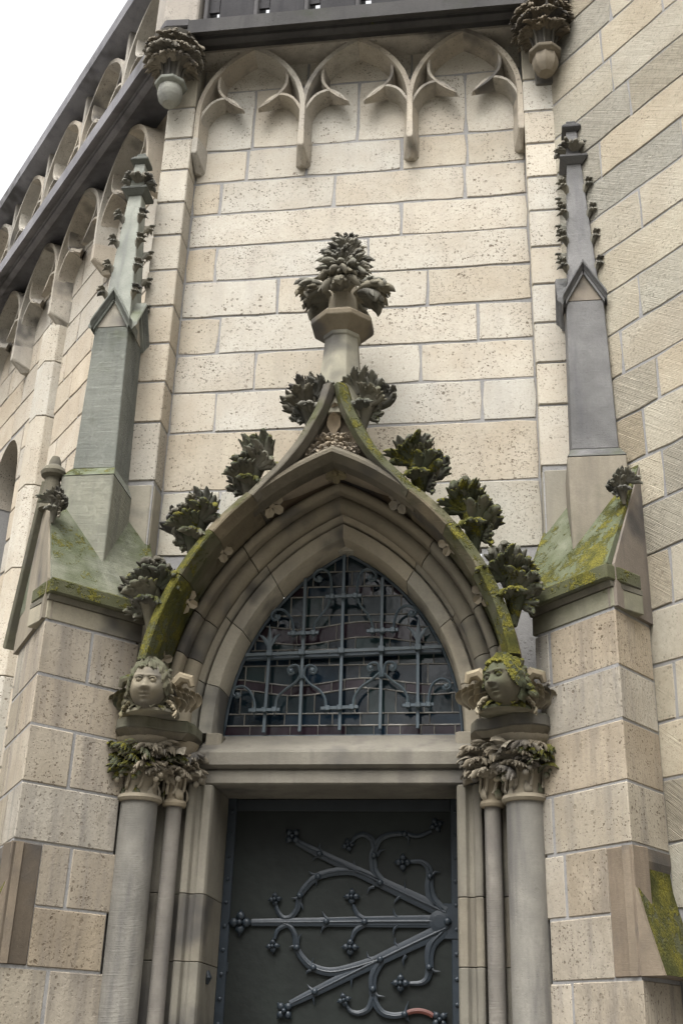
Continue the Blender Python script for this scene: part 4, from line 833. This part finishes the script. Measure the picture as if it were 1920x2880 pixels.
# ------------------------------------------------------------------ wrought iron grille in front of the window
gl = thing('window_grille', 'blue-grey wrought iron grille with scrolls and arrow points before the window', 'grille', (0, .02, 3.17))
YG = .035
def g3(x, y, Y=YG): p = at(600+x/2.1778, 1500+y/2.1778, Y); return (p[0], Y, p[1])
def bar(pts, w, name='bar', Y=YG, dep=.009):
    mb = MB(); mb.tube([g3(x, y, Y) for x, y in pts], [(w, dep)]*len(pts), 4, flat=(0, 1, 0)); return mb.build(name, IRON, gl, bevel=.002, tint=tint(.08))
for p in (((565, 275), (527, 1215)), ((802, 132), (772, 1208)), ((1035, 270), (1020, 1200)), ((343, 735), (308, 1222)), ((1252, 690), (1250, 1195))): bar(p, .0125)
bar(((198, 746), (1400, 694)), .0135, Y=.022)
mb = MB(); mb.tube([g3(205, 772, .075), g3(1395, 724, .075)], .012, 8); mb.build('tie_rod', IRON, gl, smooth=True, tint=(.7, .72, .75))
def scroll(pts, w=.0075, mirror=None):
    sp_ = spline(pts, 6); n = len(sp_)
    mb = MB(); mb.tube([g3(x, y, YG-.012) for x, y in sp_], [(w*(1 if i < n*.8 else 1.1), .010) for i in range(n)], 6); mb.build('scroll', IRON, gl, smooth=True, tint=tint(.08), angle=50)
    return sp_
def eye(x, y, r=.016):
    mb = MB(); p = g3(x, y, YG-.014); mb.ball(p, r, 10, (1, .8, 1)); mb.build('scroll_eye', IRON, gl, smooth=True, tint=tint(.08))
scroll([(722, 390), (722, 300), (705, 240), (660, 219), (620, 245), (622, 282), (652, 292), (662, 272)]); eye(648, 274)
scroll([(722, 395), (692, 460), (645, 518), (620, 560), (612, 612)])
scroll([(880, 392), (882, 310), (900, 245), (945, 219), (990, 243), (992, 280), (960, 290), (948, 268)]); eye(962, 268)
scroll([(880, 395), (903, 445), (948, 500), (970, 550), (976, 590)])
scroll([(492, 608), (488, 560), (468, 508), (428, 470), (380, 470), (355, 500), (370, 530), (400, 522), (402, 500)]); eye(386, 512)
scroll([(1103, 592), (1108, 540), (1128, 480), (1172, 445), (1222, 455), (1240, 488), (1215, 505), (1195, 490)]); eye(1213, 486)
scroll([(536, 890), (522, 820), (490, 810), (458, 832), (468, 862), (496, 852)]); eye(474, 842)
scroll([(548, 890), (565, 822), (600, 810), (630, 830), (618, 858), (592, 850)]); eye(606, 838)
scroll([(532, 872), (500, 915), (432, 965), (390, 1012), (380, 1080)])
scroll([(552, 872), (590, 922), (650, 962), (682, 1010), (690, 1066)])
scroll([(1022, 880), (1008, 806), (976, 795), (945, 815), (955, 842), (980, 836)]); eye(962, 824)
scroll([(1036, 880), (1054, 800), (1088, 790), (1118, 810), (1106, 838), (1080, 830)]); eye(1095, 820)
scroll([(1016, 855), (962, 902), (902, 945), (866, 1000), (854, 1060)])
scroll([(1042, 855), (1100, 908), (1160, 952), (1186, 1000), (1190, 1050)])
scroll([(252, 1080), (250, 1030), (225, 970), (180, 938), (132, 950), (122, 985), (148, 1004), (168, 988)]); eye(150, 988)
scroll([(1316, 1048), (1322, 980), (1345, 920), (1392, 893), (1440, 908), (1448, 945), (1420, 958), (1402, 936)]); eye(1425, 936)
for (xa, ya, xb, yb) in ((686, 389, 908, 381), (455, 615, 645, 608), (937, 599, 1132, 590), (215, 1085, 408, 1080), (656, 1073, 888, 1063), (1155, 1055, 1350, 1048)):
    bar(((xa, ya), (xb, yb)), .013, 'clamp', Y=YG-.02, dep=.010)
    for f in (.5, .18, .82): mb = MB(); p = g3(xa+(xb-xa)*f, ya+(yb-ya)*f, YG-.02); mb.box(p[0]-.013, p[0]+.013, p[1]-.014, p[1]+.02, p[2]-.014, p[2]+.014); mb.build('clamp_boss', IRON, gl, bevel=.003)
    for f in (.18, .82): mb = MB(); x_, y_ = xa+(xb-xa)*f, ya+(yb-ya)*f; mb.tube([g3(x_, y_+4, YG-.012), g3(x_, y_+40, YG-.012)], [.007, .001], 6); mb.build('spike', IRON, gl)
for x_, y_ in ((343, 735), (540, 728), (782, 718), (1028, 708), (1252, 698)):
    p = g3(x_, y_, .018); MB().box(p[0]-.017, p[0]+.017, p[1]-.012, p[1]+.025, p[2]-.016, p[2]+.016).build('clamp_boss', IRON, gl, bevel=.003)
for x_, y_ in ((343, 735), (1252, 690)):
    for pts, ws in (([(x_, y_), (x_, y_-60), (x_+3, y_-110), (x_+3, y_-178)], [.014, .017, .011, .001]), ([(x_, y_-40), (x_-22, y_-75), (x_-40, y_-100), (x_-68, y_-115)], [.014, .013, .009, .001]), ([(x_, y_-40), (x_+24, y_-75), (x_+40, y_-100), (x_+68, y_-120)], [.014, .013, .009, .001])):
        mb = MB(); mb.tube([g3(a, b, YG) for a, b in pts], [(w, .006) for w in ws], 6); mb.build('arrow_point', IRON, gl, smooth=True)
# ------------------------------------------------------------------ door
dr_ = thing('door', 'dark bronze-green metal door with wrought iron strap hinges and flower bosses', 'door', (0, .2, 0))
YD = .19
MB().box(-.612, .612, YD, YD+.06, 0, 2.90).build('door_leaf', DOORM, dr_)
def k3(x, y, Y=YD-.012): p = at(600+x/2.1778, 2200+y/2.1778, Y); return (p[0], Y, p[1])
for xx in (-.588, .588): MB().box(xx-.024, xx+.024, YD-.012, YD-.001, 0, 2.88).build('edge_strip', DIRON, dr_, bevel=.003, tint=(1.3, 1.4, 1.5))
MB().box(-.563, .563, YD-.012, YD-.001, 2.80, 2.86).build('edge_strip', DIRON, dr_, bevel=.003)
rv = MB().ball((0, 0, 0), .011, 8, (1, .7, 1)).mesh('rivet', DIRON, True)
for xx in (-.588, .588):
    for i in range(24): link('rivet', rv, dr_, Matrix.Translation((xx, YD-.014, .15+i*.115)), tint=(1.5, 1.6, 1.7))
def strap(pts, w, name='scroll', ridge=True, mat=None, spl=True):
    sp_ = spline(pts, 5) if spl else pts; n = len(sp_); ws = [1.0*(w[0]+(w[1]-w[0])*i/(n-1)) for i in range(n)] if isinstance(w, tuple) else [w]*n
    mb = MB(); mb.tube([k3(x, y) for x, y in sp_], [(ww, .008) for ww in ws], 8)
    if ridge: mb.tube([k3(x, y, YD-.018) for x, y in sp_], [ww*.24 for ww in ws], 6)
    return mb.build(name, mat or DIRON, dr_, smooth=True, tint=tint(.15, 0, (1.15, 1.25, 1.35)), angle=40)
strap([(1400, 852), (1000, 854), (690, 856), (235, 859)], (.034, .018), 'hinge_strap')
strap([(1420, 800), (1020, 612), (650, 437), (510, 365)], (.036, .016), 'hinge_strap')
strap([(1420, 895), (1020, 1085), (620, 1285), (470, 1358)], (.036, .016), 'hinge_strap')
for o in (-20, 20): strap([(1310, 852+o*1.0), (900, 854+o*.9), (690, 856+o*.8)], .006, 'strap_bead', False)
MB().lathe(0, 0, [(.052, 0), (.052, .018), (.03, .022), (.006, .023)], 24).build('hub', DIRON, dr_, tint=(1.15, 1.25, 1.35)).matrix_basis = Matrix.Translation(k3(1385, 853, YD-.005)) @ Matrix.Rotation(R_(90), 4, 'X')
p = k3(1470, 853); MB().box(p[0]-.05, p[0]+.04, YD-.016, YD-.002, p[2]-.085, p[2]+.085).build('hinge_plate', DIRON, dr_, bevel=.004, tint=(1.1, 1.2, 1.3))
curls = [([(1000, 603), (950, 575), (860, 546), (750, 548), (640, 577), (575, 632), (530, 695), (515, 770), (478, 822), (430, 830), (395, 790), (380, 745)], (.026, .010)),
 ([(1030, 610), (985, 545), (975, 450), (985, 400), (965, 345), (915, 320), (868, 338), (850, 365)], (.024, .009)),
 ([(985, 410), (1020, 350), (1080, 322), (1170, 315), (1250, 330), (1335, 300)], (.018, .008)),
 ([(1400, 790), (1340, 720), (1320, 640), (1325, 575), (1312, 520), (1270, 487), (1205, 487)], (.032, .009)),
 ([(940, 850), (885, 812), (855, 750)], (.018, .008)), ([(940, 860), (870, 908), (848, 965)], (.018, .008)),
 ([(420, 862), (470, 885), (500, 940), (507, 1010), (550, 1082), (612, 1135), (720, 1162), (850, 1138), (1000, 1092)], (.010, .026)),
 ([(450, 872), (395, 905), (375, 960)], (.014, .008)),
 ([(1030, 1088), (992, 1150), (975, 1205), (975, 1270), (985, 1340), (1030, 1408), (1100, 1430), (1170, 1421)], (.024, .014)),
 ([(980, 1300), (950, 1385), (892, 1415), (840, 1402), (812, 1362)], (.018, .008)),
 ([(1400, 920), (1340, 985), (1320, 1060), (1322, 1135), (1308, 1200), (1268, 1230), (1200, 1232)], (.032, .009)),
 ([(300, 858), (290, 858)], .02)]
for pts, w in curls[:-1]: strap(pts, w)
strap([(1170, 1421), (1210, 1405), (1260, 1400), (1310, 1412), (1345, 1432)], .013, 'scroll', True, RUST)
for x_, y_ in ((690, 853), (925, 855), (1432, 853), (1020, 615), (650, 437), (640, 577), (528, 695), (983, 448), (1325, 577), (1170, 315), (1020, 1085), (620, 1283), (510, 1012), (612, 1135), (975, 1268), (1320, 1135), (1170, 1421)):
    mb = MB(); mb.ball(k3(x_, y_, YD-.024), .016 if x_ < 1400 else .02, 10, (1, .9, 1)); mb.build('boss', DIRON, dr_, smooth=True, tint=(1.3, 1.4, 1.5))
def fleuron(x_, y_, r, ph=0):
    mb = MB(); c = Vector(k3(x_, y_, YD-.014))
    for k in range(4):
        th = ph+math.pi/2*k; d = Vector((math.cos(th), 0, math.sin(th))); s_ = Vector((-d.z, 0, d.x))
        mb.ball(c+d*r*.52+Vector((0, -.006, 0)), r*.36, 8, (1, .6, 1))
        mb.add([c+d*r*.4+s_*r*.42, c+d*r*1.1, c+d*r*.4-s_*r*.42, c+d*r*.55+Vector((0, -.018, 0)), c+d*r*.5+Vector((0, .01, 0))], [(0, 1, 3), (1, 2, 3), (1, 0, 4), (2, 1, 4), (0, 3, 2), (0, 2, 4)])
    mb.ball(c+Vector((0, -.02, 0)), r*.25, 8); mb.build('fleuron', DIRON, dr_, smooth=True, tint=(1.1, 1.2, 1.3))
for x_, y_, r, ph in ((165, 860, .062, math.pi/2), (485, 330, .048, math.pi/4), (435, 1400, .05, math.pi/4), (378, 718, .036, .1), (825, 385, .036, .3), (1365, 262, .04, .4), (1160, 492, .044, 0), (848, 702, .042, 0), (838, 1012, .044, 0), (365, 1005, .036, .1), (1145, 1232, .046, 0), (800, 1335, .036, .3), (1385, 1455, .046, .7)): fleuron(x_, y_, r, ph)
def thorn(x0, y0, x1, y1, x2, y2, w=.010):
    mb = MB(); mb.tube([k3(x0, y0), k3(x1, y1), k3(x2, y2)], [(w, .007), (w*.7, .006), (.0008, .002)], 6); mb.build('thorn', DIRON, dr_, smooth=True, tint=(1.15, 1.25, 1.35))
for q in ((700, 840, 680, 820, 665, 788), (700, 872, 672, 890, 655, 925), (1130, 835, 1108, 808, 1100, 770), (1130, 875, 1105, 900, 1100, 945), (890, 545, 865, 515, 858, 480), (1190, 690, 1172, 655, 1170, 600), (1150, 690, 1120, 720, 1102, 750), (985, 640, 955, 650, 940, 685), (660, 425, 648, 405, 652, 372), (660, 455, 630, 455, 605, 480), (640, 590, 628, 605, 630, 635), (625, 570, 600, 560, 583, 545), (528, 705, 500, 712, 476, 708), (525, 730, 540, 755, 552, 785), (1000, 450, 1020, 420, 1052, 412), (1335, 575, 1355, 550, 1390, 550), (1180, 325, 1195, 345, 1192, 385), (1180, 1060, 1160, 1090, 1165, 1130), (1130, 1005, 1110, 985, 1112, 950), (980, 1090, 945, 1070, 938, 1035), (860, 1180, 845, 1210, 845, 1262), (620, 1130, 600, 1110, 612, 1075), (600, 1150, 575, 1160, 565, 1175), (505, 1005, 485, 1005, 462, 1010), (515, 1000, 520, 960, 540, 925), (620, 1290, 612, 1320, 618, 1365), (610, 1275, 590, 1260, 575, 1238), (985, 1290, 1010, 1310, 1050, 1312), (1330, 1140, 1355, 1160, 1390, 1158), (1175, 1415, 1180, 1385, 1195, 1340), (1180, 1430, 1185, 1450, 1200, 1470)): thorn(*q)
p = k3(75, 1135); MB().box(p[0]-.012, p[0]+.012, YD-.006, YD-.0005, p[2]-.02, p[2]+.025).build('keyhole_plate', DIRON, dr_, bevel=.002)
mb = MB(); kx, kz = at(583, 2750, -.02); mb.tube([(-.606, -.03, kz+.03), (-.598, -.035, kz), (-.606, -.03, kz-.03)], [.008, .016, .008], 8); mb.build('bolt_plate', DIRON, dr_, smooth=True)
# ------------------------------------------------------------------ wood across the yard (behind the viewer; it shades the lower walls and shows in the window glass)
tr = random.Random(5); mb = MB()
for i in range(15):
    x, y = -21+i*3.0+tr.uniform(-1, 1), -19-tr.uniform(0, 4); h = tr.uniform(14, 18)
    mb.tube([(x, y, 0), (x+tr.uniform(-.2, .2), y, h*.5), (x+tr.uniform(-.5, .5), y, h*.95)], [.28, .2, .05], 7)
    for k in range(560):
        th = tr.uniform(0, 6.283); ph = math.acos(tr.uniform(-1, 1)); q = tr.uniform(.5, 1)**.5
        c = Vector((x+2.3*q*math.sin(ph)*math.cos(th), y+2.0*q*math.sin(ph)*math.sin(th), h*.60+h*.42*q*math.cos(ph)))
        u = Vector((tr.uniform(-1, 1), tr.uniform(-1, 1), tr.uniform(-.6, .6))).normalized(); v = u.cross(Vector((tr.uniform(-1, 1), tr.uniform(-1, 1), tr.uniform(-1, 1)))).normalized(); r = tr.uniform(.28, .5)
        mb.add([c-u*r, c+v*r*.6, c+u*r, c-v*r*.6], [(0, 1, 2, 3)])
me = bpy.data.meshes.new('tree_belt'); me.from_pydata(mb.v, [], mb.f); me.materials.append(plain('dark_foliage', (.045, .065, .025), .7, 0, .2))
tb = bpy.data.objects.new('tree_belt', me); COL.objects.link(tb); tb['kind'] = 'stuff'; tb['label'] = 'dark green wood across the yard mirrored in the window'; tb['category'] = 'wood'
